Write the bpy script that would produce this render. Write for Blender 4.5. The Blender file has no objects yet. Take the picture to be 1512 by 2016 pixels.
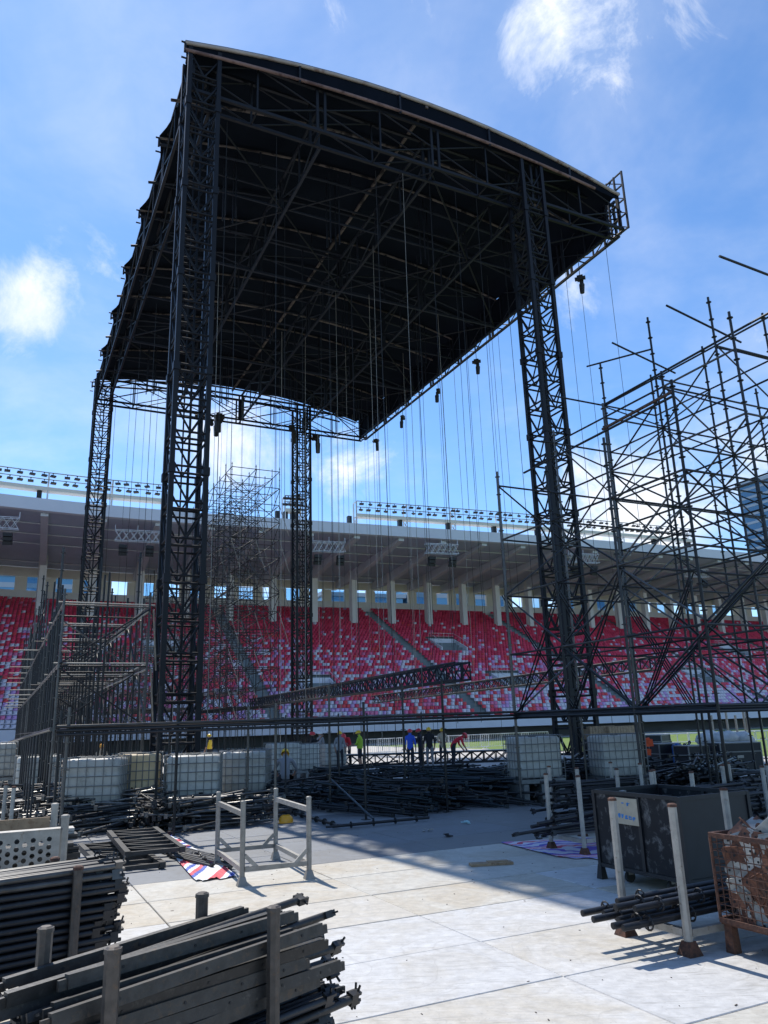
import bpy, math, random
import numpy as np
from mathutils import Vector, Matrix, Quaternion
random.seed(11)
rnd = random.Random(5)
SC = bpy.context.scene
COL = SC.collection
PI = math.pi
# ------------------------------------------------------------------ camera
TILT, ROLL, FPX, CAM_H = math.radians(15.45), math.radians(1.829), 1510.0, 2.0
c_, s_ = math.cos(TILT), math.sin(TILT)
RIGHT, FWD, UP = Vector((1, 0, 0)), Vector((0, c_, s_)), Vector((0, -s_, c_))
R2 = RIGHT * math.cos(ROLL) - UP * math.sin(ROLL)
U2 = UP * math.cos(ROLL) + RIGHT * math.sin(ROLL)
cam_d = bpy.data.cameras.new('camera')
cam_d.sensor_fit = 'VERTICAL'
cam_d.sensor_height = 36.0
cam_d.lens = 36.0 * FPX / 2016.0
cam_d.clip_start, cam_d.clip_end = 0.1, 6000
cam = bpy.data.objects.new('camera', cam_d)
COL.objects.link(cam)
m = Matrix((R2, U2, -FWD)).transposed().to_4x4()
m.translation = (0, 0, CAM_H)
cam.matrix_world = m
SC.camera = cam
# the stage stands at an angle to the camera: stage frame (s along its front, t towards its back)
YAW = math.radians(26.437)
O = Vector((-7.083, 26.115, 0))
EU = Vector((math.cos(YAW), math.sin(YAW), 0))
EV = Vector((-math.sin(YAW), math.cos(YAW), 0))


def L(s, t, z=0.0):
    return O + EU * s + EV * t + Vector((0, 0, z))


def st(p):
    q = Vector((p[0], p[1], 0)) - O
    return (q.dot(EU), q.dot(EV))


def ray(px, py):
    return R2 * ((px - 756) / FPX) - U2 * ((py - 1008) / FPX) + FWD


def at(px, py, z=0.0):
    d = ray(px, py)
    return Vector((0, 0, CAM_H)) + d * ((z - CAM_H) / d.z)


def atY(px, py, Y):
    d = ray(px, py)
    return Vector((0, 0, CAM_H)) + d * (Y / d.y)


# ------------------------------------------------------------------ light
SHADOW = EU * 0.05 - EV * 0.76                      # where a 1 m post throws its tip
to_sun = Vector((-SHADOW.x, -SHADOW.y, 1)).normalized()
SUN_EL = math.asin(to_sun.z)
SUN_AZ = math.atan2(to_sun.x, to_sun.y)             # clockwise from +Y
sun_d = bpy.data.lights.new('sun', 'SUN')
sun_d.energy = 3.9
sun_d.angle = math.radians(0.53)
sun_d.color = (1.0, 0.955, 0.89)
sun = bpy.data.objects.new('sun', sun_d)
COL.objects.link(sun)
sun.rotation_euler = (-to_sun).to_track_quat('-Z', 'Y').to_euler()
SC.view_settings.view_transform = 'Standard'
SC.view_settings.look = 'None'
SC.view_settings.exposure = 0.46
SC.view_settings.gamma = 1.0

world = bpy.data.worlds.new('World')
SC.world = world
world.use_nodes = True


class NT:
    def __init__(s, nt):
        s.nt = nt
        nt.nodes.clear()

    def n(s, typ, ins=None, **kw):
        nd = s.nt.nodes.new(typ)
        for k, v in kw.items():
            setattr(nd, k, v)
        for k, v in (ins or {}).items():
            if isinstance(v, tuple) and len(v) == 2 and hasattr(v[0], 'outputs'):
                s.nt.links.new(v[0].outputs[v[1]], nd.inputs[k])
            elif hasattr(v, 'outputs'):
                s.nt.links.new(v.outputs[0], nd.inputs[k])
            else:
                nd.inputs[k].default_value = v
        return nd

    def math(s, op, a, b=0.0, clamp=False):
        return s.n('ShaderNodeMath', {0: a, 1: b}, operation=op, use_clamp=clamp)

    def mix(s, f, a, b, blend='MIX'):
        nd = s.n('ShaderNodeMix', None, data_type='RGBA', blend_type=blend)
        for k, v in ((0, f), (6, a), (7, b)):
            if isinstance(v, tuple) and len(v) == 2 and hasattr(v[0], 'outputs'):
                s.nt.links.new(v[0].outputs[v[1]], nd.inputs[k])
            elif hasattr(v, 'outputs'):
                s.nt.links.new(v.outputs[2] if v.bl_idname == 'ShaderNodeMix' else v.outputs[0], nd.inputs[k])
            else:
                nd.inputs[k].default_value = v
        return nd

    def ramp(s, fac, stops, interp='LINEAR'):
        nd = s.n('ShaderNodeValToRGB', {0: fac})
        cr = nd.color_ramp
        cr.interpolation = interp
        while len(cr.elements) > 1:
            cr.elements.remove(cr.elements[0])
        cr.elements[0].position = stops[0][0]
        cr.elements[0].color = stops[0][1] + (1,)
        for p, cc in stops[1:]:
            e = cr.elements.new(p)
            e.color = cc + (1,)
        return nd


def build_world():
    w = NT(world.node_tree)
    sky = w.n('ShaderNodeTexSky', None, sky_type='NISHITA')
    sky.sun_disc = False
    sky.sun_elevation = SUN_EL
    sky.sun_rotation = SUN_AZ
    sky.air_density = 1.0
    sky.dust_density = 0.1
    sky.ozone_density = 3.0
    tc = w.n('ShaderNodeTexCoord')
    nrm = w.n('ShaderNodeVectorMath', {0: (tc, 0)}, operation='NORMALIZE')
    sep = w.n('ShaderNodeSeparateXYZ', {0: nrm})
    zc = w.math('ADD', w.math('MAXIMUM', (sep, 2), 0.0), 0.13)
    px_ = w.math('DIVIDE', (sep, 0), zc)
    py_ = w.math('DIVIDE', (sep, 1), zc)
    comb = w.n('ShaderNodeCombineXYZ', {0: px_, 1: py_, 2: 0.3})
    n1 = w.n('ShaderNodeTexNoise', {'Vector': comb, 'Scale': 1.55, 'Detail': 6.0, 'Roughness': 0.58, 'Distortion': 0.25})
    n2 = w.n('ShaderNodeTexNoise', {'Vector': nrm, 'Scale': 8.0, 'Detail': 7.0, 'Roughness': 0.66, 'Distortion': 0.5})
    # cumulus banks: a band low over the horizon all the way round, and a few single clouds higher up
    band = w.n('ShaderNodeMapRange', {0: (sep, 2), 1: 0.16, 2: 0.33, 3: 1.0, 4: 0.0}, interpolation_type='SMOOTHSTEP')
    total = w.math('MULTIPLY', band, 0.115)
    for (cx, cy, rad, amp) in ((60, 620, 0.095, .30), (20, 600, 0.06, .16), (480, 890, 0.085, .30), (690, 905, 0.10, .2), (1180, 50, 0.13, .10), (1080, 95, .09, .09), (700, 15, .10, .085), (1010, 25, .12, .10), (1330, 30, .10, .08),
                               (1110, 590, 0.06, .13), (1140, 560, .05, .1), (1230, 1010, 0.13, .34), (1480, 900, 0.07, .2), (770, 30, .08, .1), (200, 90, .2, .05), (790, 182, .025, .10), (880, 20, .12, .05)):
        d = ray(cx, cy).normalized()
        dist = w.n('ShaderNodeVectorMath', {0: nrm, 1: tuple(d)}, operation='DISTANCE')
        mr = w.n('ShaderNodeMapRange', {0: (dist, 1), 1: 0.0, 2: rad * 1.25, 3: amp, 4: 0.0}, interpolation_type='SMOOTHSTEP')
        total = w.math('ADD', total, mr)
    dens = w.math('ADD', w.math('MULTIPLY', (n2, 0), 0.75), w.math('MULTIPLY', (n1, 0), 0.25))
    dens = w.math('ADD', dens, total)
    cov = w.n('ShaderNodeMapRange', {0: dens, 1: 0.585, 2: 0.93, 3: 0.0, 4: 1.0}, interpolation_type='SMOOTHSTEP')
    thin = w.n('ShaderNodeMapRange', {0: (n1, 0), 1: 0.42, 2: 0.76, 3: 0.0, 4: 0.28}, interpolation_type='SMOOTHSTEP')
    f = w.math('MAXIMUM', cov, thin)
    shade = w.n('ShaderNodeMapRange', {0: (n2, 0), 1: 0.38, 2: 0.66, 3: 0.2, 4: 1.0})
    ccol = w.mix((shade, 0), (4.4, 5.3, 6.6, 1), (7.4, 7.5, 7.7, 1))
    tint = w.mix(1.0, (sky, 0), (0.74, 0.965, 1.16, 1), 'MULTIPLY')
    colr = w.mix(f, tint, ccol)
    bg = w.n('ShaderNodeBackground', {0: (colr, 2), 1: 0.122})
    w.n('ShaderNodeOutputWorld', {0: bg})


build_world()

# ------------------------------------------------------------------ materials
MAT = {}


def mat(name, col, rough=0.55, metal=0.0, var=0.0, vscale=6.0, col2=None, thr=(0.5, 0.62), bump=0.0, bscale=40.0, rand=0.0, spec=None,
        detail=5.0, rough2=None):
    """Painted, weathered surface: a base colour, patches of a second colour, small value variation per object."""
    mt = bpy.data.materials.new(name)
    mt.use_nodes = True
    t = NT(mt.node_tree)
    tc = t.n('ShaderNodeTexCoord')
    oi = t.n('ShaderNodeObjectInfo')
    geo = t.n('ShaderNodeNewGeometry')
    vec = t.n('ShaderNodeVectorMath', {0: (geo, 'Position')}, operation='ADD')
    colr = t.n('ShaderNodeRGB')
    colr.outputs[0].default_value = tuple(col) + (1,)
    cur = colr
    rgh = rough
    if var:
        nz = t.n('ShaderNodeTexNoise', {'Vector': vec, 'Scale': vscale, 'Detail': detail, 'Roughness': 0.6})
        k = t.n('ShaderNodeMapRange', {0: (nz, 0), 1: 0.25, 2: 0.75, 3: 1 - var, 4: 1 + var})
        cur = t.n('ShaderNodeVectorMath', {0: cur, 3: k}, operation='SCALE')
    if col2:
        nz2 = t.n('ShaderNodeTexNoise', {'Vector': vec, 'Scale': vscale * 1.7, 'Detail': 7.0, 'Roughness': 0.65, 'Distortion': 0.4})
        f = t.n('ShaderNodeMapRange', {0: (nz2, 0), 1: thr[0], 2: thr[1], 3: 0.0, 4: 1.0})
        cur = t.mix(f, cur, tuple(col2) + (1,))
    if rand:
        k = t.n('ShaderNodeMapRange', {0: (oi, 'Random'), 1: 0, 2: 1, 3: 1 - rand, 4: 1 + rand})
        cur = t.n('ShaderNodeVectorMath', {0: (cur, 2) if cur.bl_idname == 'ShaderNodeMix' else cur, 3: k}, operation='SCALE')
    b = t.n('ShaderNodeBsdfPrincipled', {'Base Color': (cur, 2) if cur.bl_idname == 'ShaderNodeMix' else cur, 'Roughness': rgh, 'Metallic': metal})
    if spec is not None:
        b.inputs['Specular IOR Level'].default_value = spec
    if bump:
        nb = t.n('ShaderNodeTexNoise', {'Vector': vec, 'Scale': bscale, 'Detail': 4.0})
        bp = t.n('ShaderNodeBump', {'Height': (nb, 0), 'Strength': bump, 'Distance': 0.02})
        t.nt.links.new(bp.outputs[0], b.inputs['Normal'])
    t.n('ShaderNodeOutputMaterial', {0: b})
    MAT[name] = mt
    return mt


mat('black_steel', (0.011, 0.012, 0.0145), 0.42, 0.0, 0.35, 9, (0.06, 0.055, 0.05), (0.60, 0.75), rand=0.25)
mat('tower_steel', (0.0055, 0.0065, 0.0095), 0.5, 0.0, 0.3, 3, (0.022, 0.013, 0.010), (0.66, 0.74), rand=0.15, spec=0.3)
mat('roof_steel', (0.014, 0.017, 0.025), 0.55, 0.0, 0.3, 3, rand=0.3, spec=0.25)
mat('scaffold_tube', (0.008, 0.009, 0.011), 0.42, 0.0, 0.35, 5, (0.035, 0.032, 0.03), (0.62, 0.78), rand=0.35, spec=0.35)
mat('scaffold_worn', (0.075, 0.073, 0.07), 0.36, 0.5, 0.4, 6, (0.10, 0.075, 0.055), (0.58, 0.72), rand=0.4)
mat('galv_tube', (0.17, 0.165, 0.155), 0.36, 0.6, 0.35, 8, (0.06, 0.05, 0.04), (0.52, 0.66), rand=0.35)
mat('teal_sheen_tube', (0.030, 0.043, 0.052), 0.32, 0.35, 0.3, 6, rand=0.35)  # lighter teal base puts the highlights of black tubes into the colour
mat('rust_tube', (0.10, 0.05, 0.03), 0.7, 0.1, 0.5, 20, (0.02, 0.02, 0.02), (0.5, 0.55))
mat('grey_post', (0.34, 0.32, 0.285), 0.48, 0.25, 0.25, 9, (0.16, 0.12, 0.09), (0.60, 0.72), rand=0.12)
mat('brown_post', (0.075, 0.062, 0.052), 0.5, 0.2, 0.4, 18, (0.12, 0.075, 0.045), (0.56, 0.7), rand=0.1)
mat('bar_steel', (0.026, 0.0255, 0.025), 0.46, 0.2, 0.35, 14, (0.075, 0.068, 0.06), (0.56, 0.72), rand=0.3, bump=0.1)
mat('bar_worn', (0.055, 0.052, 0.048), 0.5, 0.25, 0.45, 12, (0.10, 0.072, 0.05), (0.54, 0.68), rand=0.3, bump=0.15)
mat('rust', (0.105, 0.046, 0.028), 0.85, 0.0, 0.45, 16, (0.05, 0.026, 0.02), (0.48, 0.62), rand=0.25, bump=0.25)
mat('rust_plate', (0.20, 0.085, 0.05), 0.85, 0.0, 0.4, 14, (0.11, 0.055, 0.04), (0.48, 0.6), rand=0.35, bump=0.25)
mat('galv', (0.29, 0.275, 0.245), 0.5, 0.3, 0.25, 8, (0.20, 0.16, 0.12), (0.6, 0.72), rand=0.25)
mat('plate_grey', (0.40, 0.385, 0.35), 0.6, 0.2, 0.3, 14, (0.24, 0.17, 0.12), (0.58, 0.7), rand=0.3, bump=0.12)
mat('alu_white', (0.55, 0.55, 0.56), 0.45, 0.3, 0.15, 2)
mat('purlin_white', (0.36, 0.31, 0.28), 0.6, 0.0, 0.3, 0.8, (0.20, 0.13, 0.11), (0.55, 0.66))
mat('purlin_pink', (0.20, 0.13, 0.115), 0.7, 0.0, 0.4, 0.8, (0.10, 0.06, 0.055), (0.5, 0.6), spec=0.2)
mat('purlin_dull', (0.13, 0.105, 0.095), 0.7, 0.0, 0.5, 0.8, (0.03, 0.025, 0.025), (0.5, 0.56), spec=0.2)
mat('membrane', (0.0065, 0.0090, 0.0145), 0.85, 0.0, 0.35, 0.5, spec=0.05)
mat('tote_plastic', (0.47, 0.46, 0.41), 0.42, 0.0, 0.12, 3, (0.27, 0.26, 0.22), (0.54, 0.75), rand=0.10)
mat('tote_amber', (0.66, 0.50, 0.28), 0.45, 0.0, 0.08, 3)
mat('cage_steel', (0.20, 0.205, 0.20), 0.45, 0.5, 0.2, 10)
mat('concrete', (0.30, 0.30, 0.29), 0.85, 0.0, 0.2, 0.8)
mat('terrace', (0.20, 0.225, 0.235), 0.85, 0.0, 0.2, 0.6)
mat('column_paint', (0.66, 0.62, 0.60), 0.7, 0.0, 0.07, 0.7, rand=0.05)
mat('soffit', (0.46, 0.52, 0.60), 0.75, 0.0, 0.12, 0.25)
mat('beam_grey', (0.60, 0.62, 0.65), 0.7, 0.0, 0.08, 0.4, rand=0.06)
mat('fascia', (0.62, 0.635, 0.69), 0.55, 0.0, 0.05, 0.4)
mat('parapet', (0.66, 0.66, 0.73), 0.65, 0.0, 0.06, 0.5)
mat('recess', (0.10, 0.10, 0.105), 0.8, 0.0, 0.2, 0.3)
mat('cream', (0.72, 0.67, 0.58), 0.6, 0.0, 0.06, 0.5)
mat('white_paint', (0.70, 0.70, 0.70), 0.5, 0.0, 0.08, 1.5)
mat('seat_red', (0.82, 0.068, 0.135), 0.42)
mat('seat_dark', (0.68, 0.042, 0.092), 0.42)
mat('seat_white', (0.74, 0.66, 0.70), 0.45)
mat('seat_lilac', (0.64, 0.36, 0.62), 0.45)
mat('seat_orange', (0.78, 0.075, 0.08), 0.42)
mat('seat_pink', (0.78, 0.20, 0.34), 0.42)
mat('grass', (0.10, 0.17, 0.022), 0.9, 0.0, 0.25, 0.5, (0.16, 0.22, 0.04), (0.5, 0.6))
mat('ground', (0.24, 0.235, 0.225), 0.9, 0.0, 0.2, 0.3)
mat('pale_floor', (0.50, 0.48, 0.45), 0.7, 0.0, 0.15, 0.6, (0.36, 0.34, 0.31), (0.5, 0.7))
mat('speaker_black', (0.012, 0.012, 0.013), 0.6)
mat('case_black', (0.010, 0.012, 0.015), 0.5, 0.0, 0.3, 6)
mat('cage_panel', (0.010, 0.011, 0.014), 0.6, 0.0, 0.3, 4, (0.15, 0.145, 0.14), (0.53, 0.68), spec=.3)
mat('timber', (0.36, 0.25, 0.15), 0.7, 0.0, 0.25, 10, (0.25, 0.16, 0.09), (0.52, 0.64), rand=0.15)
mat('sign_plate', (0.42, 0.37, 0.28), 0.5, 0.2, 0.12, 14)
mat('sign_blue', (0.02, 0.20, 0.52), 0.5)
mat('rubber', (0.02, 0.02, 0.02), 0.7)
mat('skin', (0.33, 0.17, 0.11), 0.5)
mat('helmet_yellow', (0.80, 0.50, 0.02), 0.28)
mat('helmet_orange', (0.82, 0.36, 0.015), 0.28)
mat('helmet_red', (0.60, 0.035, 0.045), 0.28)
mat('helmet_white', (0.75, 0.75, 0.75), 0.28)
mat('shirt_navy', (0.012, 0.014, 0.03), 0.85)
mat('shirt_black', (0.010, 0.010, 0.013), 0.85)
mat('shirt_blue', (0.03, 0.10, 0.55), 0.85)
mat('shirt_grey', (0.22, 0.225, 0.24), 0.85)
mat('shirt_red', (0.6, 0.02, 0.04), 0.85)
mat('shirt_cream', (0.50, 0.40, 0.28), 0.85)
mat('vest_green', (0.36, 0.52, 0.03), 0.7)
mat('trouser_dark', (0.014, 0.016, 0.024), 0.85)
mat('trouser_grey', (0.17, 0.17, 0.18), 0.85)
mat('shoe', (0.03, 0.028, 0.026), 0.7)
mat('shoe_white', (0.5, 0.5, 0.5), 0.7)
mat('orange_cloth', (0.75, 0.10, 0.03), 0.8, 0, .2, 10)
mat('blue_plastic', (0.02, 0.12, 0.40), 0.4)
mat('bag_white', (0.58, 0.58, 0.57), 0.8, 0, .15, 8, bump=.4, bscale=9)
mat('building_glass', (0.10, 0.20, 0.30), 0.15, 0.3, 0.1, 0.05)
mat('building_band', (0.36, 0.42, 0.47), 0.5)
mat('building_blue', (0.10, 0.26, 0.42), 0.3, 0.2, 0.1, 0.05)
mat('rope', (0.5, 0.46, 0.38), 0.8)
mat('paper_teal', (0.35, 0.55, 0.55), 0.6)


def stripe_mat(name, cols, scale, axis=0, warp=0.0, nscale=3.0):
    mt = bpy.data.materials.new(name)
    mt.use_nodes = True
    t = NT(mt.node_tree)
    tc = t.n('ShaderNodeTexCoord')
    sep = t.n('ShaderNodeSeparateXYZ', {0: (tc, 3)})
    nz = t.n('ShaderNodeTexNoise', {'Vector': (tc, 3), 'Scale': nscale, 'Detail': 3.0})
    v = t.math('ADD', t.math('MULTIPLY', (sep, axis), scale), t.math('MULTIPLY', (nz, 0), warp))
    fr = t.math('FRACT', v)
    stops = [(i / len(cols), c) for i, c in enumerate(cols)]
    rp = t.ramp(fr, stops, 'CONSTANT')
    b = t.n('ShaderNodeBsdfPrincipled', {'Base Color': rp, 'Roughness': 0.6})
    t.n('ShaderNodeOutputMaterial', {0: b})
    MAT[name] = mt


stripe_mat('stripes', [(.72, .72, .72), (.74, .74, .74), (.7, .7, .7), (.62, .05, .08), (.62, .05, .08), (.72, .72, .72), (.03, .08, .42), (.72, .72, .72), (.62, .05, .08), (.03, .08, .42)], 1.3, 0, 0.06, 2.0)
stripe_mat('banner', [(.62, .58, .68), (.16, .10, .48), (.66, .64, .72), (.60, .06, .12), (.66, .62, .70), (.55, .20, .42), (.10, .10, .45), (.64, .62, .70)], 1.5, 1, 2.6, .7)


def floor_mat(name, base, stain, scratch, edge=0.0):
    """Scuffed site boards: cloudy grime, drag marks, per-board tone."""
    mt = bpy.data.materials.new(name)
    mt.use_nodes = True
    t = NT(mt.node_tree)
    geo = t.n('ShaderNodeNewGeometry')
    oi = t.n('ShaderNodeObjectInfo')
    pos = (geo, 'Position')
    n1 = t.n('ShaderNodeTexNoise', {'Vector': pos, 'Scale': 1.1, 'Detail': 10.0, 'Roughness': 0.72, 'Distortion': 0.9})
    n2 = t.n('ShaderNodeTexNoise', {'Vector': pos, 'Scale': 9.0, 'Detail': 8.0, 'Roughness': 0.7})
    mp = t.n('ShaderNodeMapping', {'Vector': pos, 'Rotation': (0, 0, 0.9), 'Scale': (1.5, 22.0, 1.0)})
    n3 = t.n('ShaderNodeTexNoise', {'Vector': mp, 'Scale': 1.6, 'Detail': 6.0, 'Roughness': 0.6, 'Distortion': 1.2})
    mp2 = t.n('ShaderNodeMapping', {'Vector': pos, 'Rotation': (0, 0, -0.5), 'Scale': (1.0, 16.0, 1.0)})
    n4 = t.n('ShaderNodeTexNoise', {'Vector': mp2, 'Scale': 1.2, 'Detail': 6.0, 'Roughness': 0.6, 'Distortion': 1.6})
    rv = t.n('ShaderNodeMapRange', {0: (oi, 'Random'), 1: 0, 2: 1, 3: -0.18, 4: 0.2})
    f1 = t.n('ShaderNodeMapRange', {0: t.math('ADD', (n1, 0), rv), 1: 0.36, 2: 0.64, 3: 0.0, 4: 1.0})
    cur = t.mix(f1, tuple(base) + (1,), tuple(stain) + (1,))
    k = t.n('ShaderNodeMapRange', {0: (n2, 0), 1: 0.30, 2: 0.70, 3: 0.80, 4: 1.10})
    cur = t.n('ShaderNodeVectorMath', {0: (cur, 2), 3: k}, operation='SCALE')
    f3 = t.n('ShaderNodeMapRange', {0: (n3, 0), 1: 0.56, 2: 0.66, 3: 0.0, 4: 0.45})
    cur = t.mix(f3, cur, tuple(scratch) + (1,))
    f4 = t.n('ShaderNodeMapRange', {0: (n4, 0), 1: 0.64, 2: 0.72, 3: 0.0, 4: 0.4})
    cur = t.mix(f4, cur, (min(1, base[0] * 1.25), min(1, base[1] * 1.25), min(1, base[2] * 1.25), 1))
    k2 = t.n('ShaderNodeMapRange', {0: (oi, 'Random'), 1: 0, 2: 1, 3: 0.9, 4: 1.06})
    cur = t.n('ShaderNodeVectorMath', {0: (cur, 2), 3: k2}, operation='SCALE')
    n5 = t.n('ShaderNodeTexNoise', {'Vector': pos, 'Scale': 34.0, 'Detail': 4.0, 'Roughness': 0.7})
    f5 = t.n('ShaderNodeMapRange', {0: (n5, 0), 1: 0.60, 2: 0.68, 3: 0.0, 4: 0.5})
    cur = t.mix(f5, cur, tuple(scratch) + (1,))
    mp3 = t.n('ShaderNodeMapping', {'Vector': pos, 'Rotation': (0, 0, 0.2), 'Scale': (1.0, 1.0, 1.0)})
    vo = t.n('ShaderNodeTexNoise', {'Vector': mp3, 'Scale': 0.55, 'Detail': 3.0, 'Distortion': 2.5})
    li = t.math('ABSOLUTE', t.math('SUBTRACT', (vo, 0), 0.5))
    f6 = t.n('ShaderNodeMapRange', {0: li, 1: 0.0, 2: 0.012, 3: 0.45, 4: 0.0})
    f6 = t.math('MULTIPLY', f6, (n2, 0))
    cur = t.mix(f6, cur, tuple(scratch) + (1,))
    cur = t.n('ShaderNodeVectorMath', {0: (cur, 2), 3: 1.0}, operation='SCALE')
    rr = t.n('ShaderNodeMapRange', {0: (n2, 0), 1: 0.3, 2: 0.7, 3: 0.5, 4: 0.75})
    b = t.n('ShaderNodeBsdfPrincipled', {'Base Color': cur, 'Roughness': rr, 'Specular IOR Level': 0.35})
    bp = t.n('ShaderNodeBump', {'Height': (n2, 0), 'Strength': 0.08, 'Distance': 0.02})
    t.nt.links.new(bp.outputs[0], b.inputs['Normal'])
    t.n('ShaderNodeOutputMaterial', {0: b})
    MAT[name] = mt


floor_mat('board_white', (0.60, 0.595, 0.58), (0.50, 0.465, 0.40), (0.25, 0.235, 0.21))
floor_mat('board_tan', (0.57, 0.545, 0.48), (0.47, 0.405, 0.305), (0.25, 0.215, 0.17))
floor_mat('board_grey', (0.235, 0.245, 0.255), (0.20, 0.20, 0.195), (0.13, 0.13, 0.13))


def glass_mat():
    mt = bpy.data.materials.new('pane')
    mt.use_nodes = True
    t = NT(mt.node_tree)
    tr = t.n('ShaderNodeBsdfTransparent', {0: (0.72, 0.86, 0.95, 1)})
    gl = t.n('ShaderNodeBsdfGlossy', {0: (0.8, 0.8, 0.8, 1), 1: 0.05})
    mx = t.n('ShaderNodeMixShader', {0: 0.12, 1: tr, 2: gl})
    t.n('ShaderNodeOutputMaterial', {0: mx})
    MAT['pane'] = mt


glass_mat()


# ------------------------------------------------------------------ mesh helpers
class MB:
    """Collects boxes, tubes and sheets; build() links them as one mesh object."""

    def __init__(s):
        s.v, s.f, s.m, s.sm = [], [], [], []

    def add(s, vs, fs, mi=0, smooth=False):
        o = len(s.v)
        s.v += [tuple(x) for x in vs]
        for f in fs:
            s.f.append(tuple(i + o for i in f))
            s.m.append(mi)
            s.sm.append(smooth)
        return s

    def box(s, c, size, mi=0, rot=None, taper=1.0):
        hx, hy, hz = size[0] / 2, size[1] / 2, size[2] / 2
        vs = []
        for z, k in ((-hz, 1.0), (hz, taper)):
            for x, y in ((-hx, -hy), (hx, -hy), (hx, hy), (-hx, hy)):
                p = Vector((x * k, y * k, z))
                if rot is not None:
                    p = rot @ p
                vs.append(p + Vector(c))
        return s.add(vs, [(0, 3, 2, 1), (4, 5, 6, 7), (0, 1, 5, 4), (1, 2, 6, 5), (2, 3, 7, 6), (3, 0, 4, 7)], mi)

    def beam(s, p1, p2, w, h, mi=0):
        p1, p2 = Vector(p1), Vector(p2)
        d = p2 - p1
        q = d.to_track_quat('X', 'Z').to_matrix()
        return s.box((p1 + p2) / 2, (d.length, w, h), mi, q)

    def tube(s, p1, p2, r, n=8, mi=0, r2=None, caps=True):
        p1, p2 = Vector(p1), Vector(p2)
        d = p2 - p1
        if d.length < 1e-6:
            return s
        q = d.to_track_quat('Z', 'Y').to_matrix()
        r2 = r if r2 is None else r2
        ring = [Vector((math.cos(2 * PI * i / n), math.sin(2 * PI * i / n), 0)) for i in range(n)]
        a = [p1 + q @ (x * r) for x in ring]
        b = [p2 + q @ (x * r2) for x in ring]
        s.add(a + b, [(i, (i + 1) % n, n + (i + 1) % n, n + i) for i in range(n)], mi, True)
        if caps:
            s.add(a, [tuple(range(n - 1, -1, -1))], mi)
            s.add(b, [tuple(range(n))], mi)
        return s

    def ring(s, c, axis, r, tr, n=10, mi=0):
        q = Vector(axis).to_track_quat('Z', 'Y').to_matrix()
        pts = [Vector(c) + q @ Vector((math.cos(2 * PI * i / n) * r, math.sin(2 * PI * i / n) * r, 0)) for i in range(n)]
        for i in range(n):
            s.tube(pts[i], pts[(i + 1) % n], tr, 4, mi, caps=False)
        return s

    def mesh(s, name, mats):
        me = bpy.data.meshes.new(name)
        me.from_pydata(s.v, [], s.f)
        for k in mats:
            me.materials.append(MAT[k])
        if len(mats) > 1:
            me.polygons.foreach_set('material_index', s.m)
        me.polygons.foreach_set('use_smooth', s.sm)
        me.update()
        return me

    def build(s, name, mats, parent=None, loc=(0, 0, 0), rot=None):
        if isinstance(mats, str):
            mats = [mats]
        return link(name, s.mesh(name, mats), parent, loc, rot)


def link(name, data, parent=None, loc=(0, 0, 0), rot=None):
    o = bpy.data.objects.new(name, data)
    COL.objects.link(o)
    o.location = loc
    if rot is not None:
        o.rotation_euler = rot if hasattr(rot, '__len__') else (0, 0, rot)
    if parent is not None:
        o.parent = parent
    return o


def tag(o, label=None, cat=None, group=None, kind=None):
    if label:
        o['label'] = label
    if cat:
        o['category'] = cat
    if group:
        o['group'] = group
    if kind:
        o['kind'] = kind
    return o


def thing(name, label, cat, loc=(0, 0, 0), rz=0.0, group=None):
    o = link(name, None, None, loc, rz)
    o.empty_display_size = 0.2
    return tag(o, label, cat, group)


def copy_tree(o, parent=None):
    c = o.copy()
    COL.objects.link(c)
    if parent is not None:
        c.parent = parent
    for ch in list(KIDS.get(o.name, o.children)):
        copy_tree(ch, c)
    return c


KIDS = {}
_unit = {}


def unit_tube(matname, n=8):
    k = (matname, n)
    if k not in _unit:
        _unit[k] = MB().tube((0, 0, 0), (0, 0, 1), 1, n).mesh('tube_' + matname, [matname])
    return _unit[k]


def tube(name, p1, p2, r, matname, parent=None, n=8):
    """One straight round member as an object of its own (shared mesh)."""
    p1, p2 = Vector(p1), Vector(p2)
    d = p2 - p1
    o = bpy.data.objects.new(name, unit_tube(matname, n))
    COL.objects.link(o)
    if parent is not None:
        o.parent = parent
    o.rotation_mode = 'QUATERNION'
    o.location = p1
    o.rotation_quaternion = d.to_track_quat('Z', 'Y')
    o.scale = (r, r, d.length)
    return o


def place_dir(o, p, d, roll=0.0):
    """Local +X along d."""
    q = Vector(d).to_track_quat('X', 'Z')
    o.rotation_mode = 'QUATERNION'
    o.rotation_quaternion = q @ Quaternion((1, 0, 0), roll)
    o.location = p
    return o


# ------------------------------------------------------------------ setting: ground, floor boards
def sheet(name, pts, z, matname, kind='structure'):
    me = MB().add([(p[0], p[1], z) for p in pts], [tuple(range(len(pts)))])
    o = me.build(name, matname)
    tag(o, kind=kind)
    return o


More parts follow.
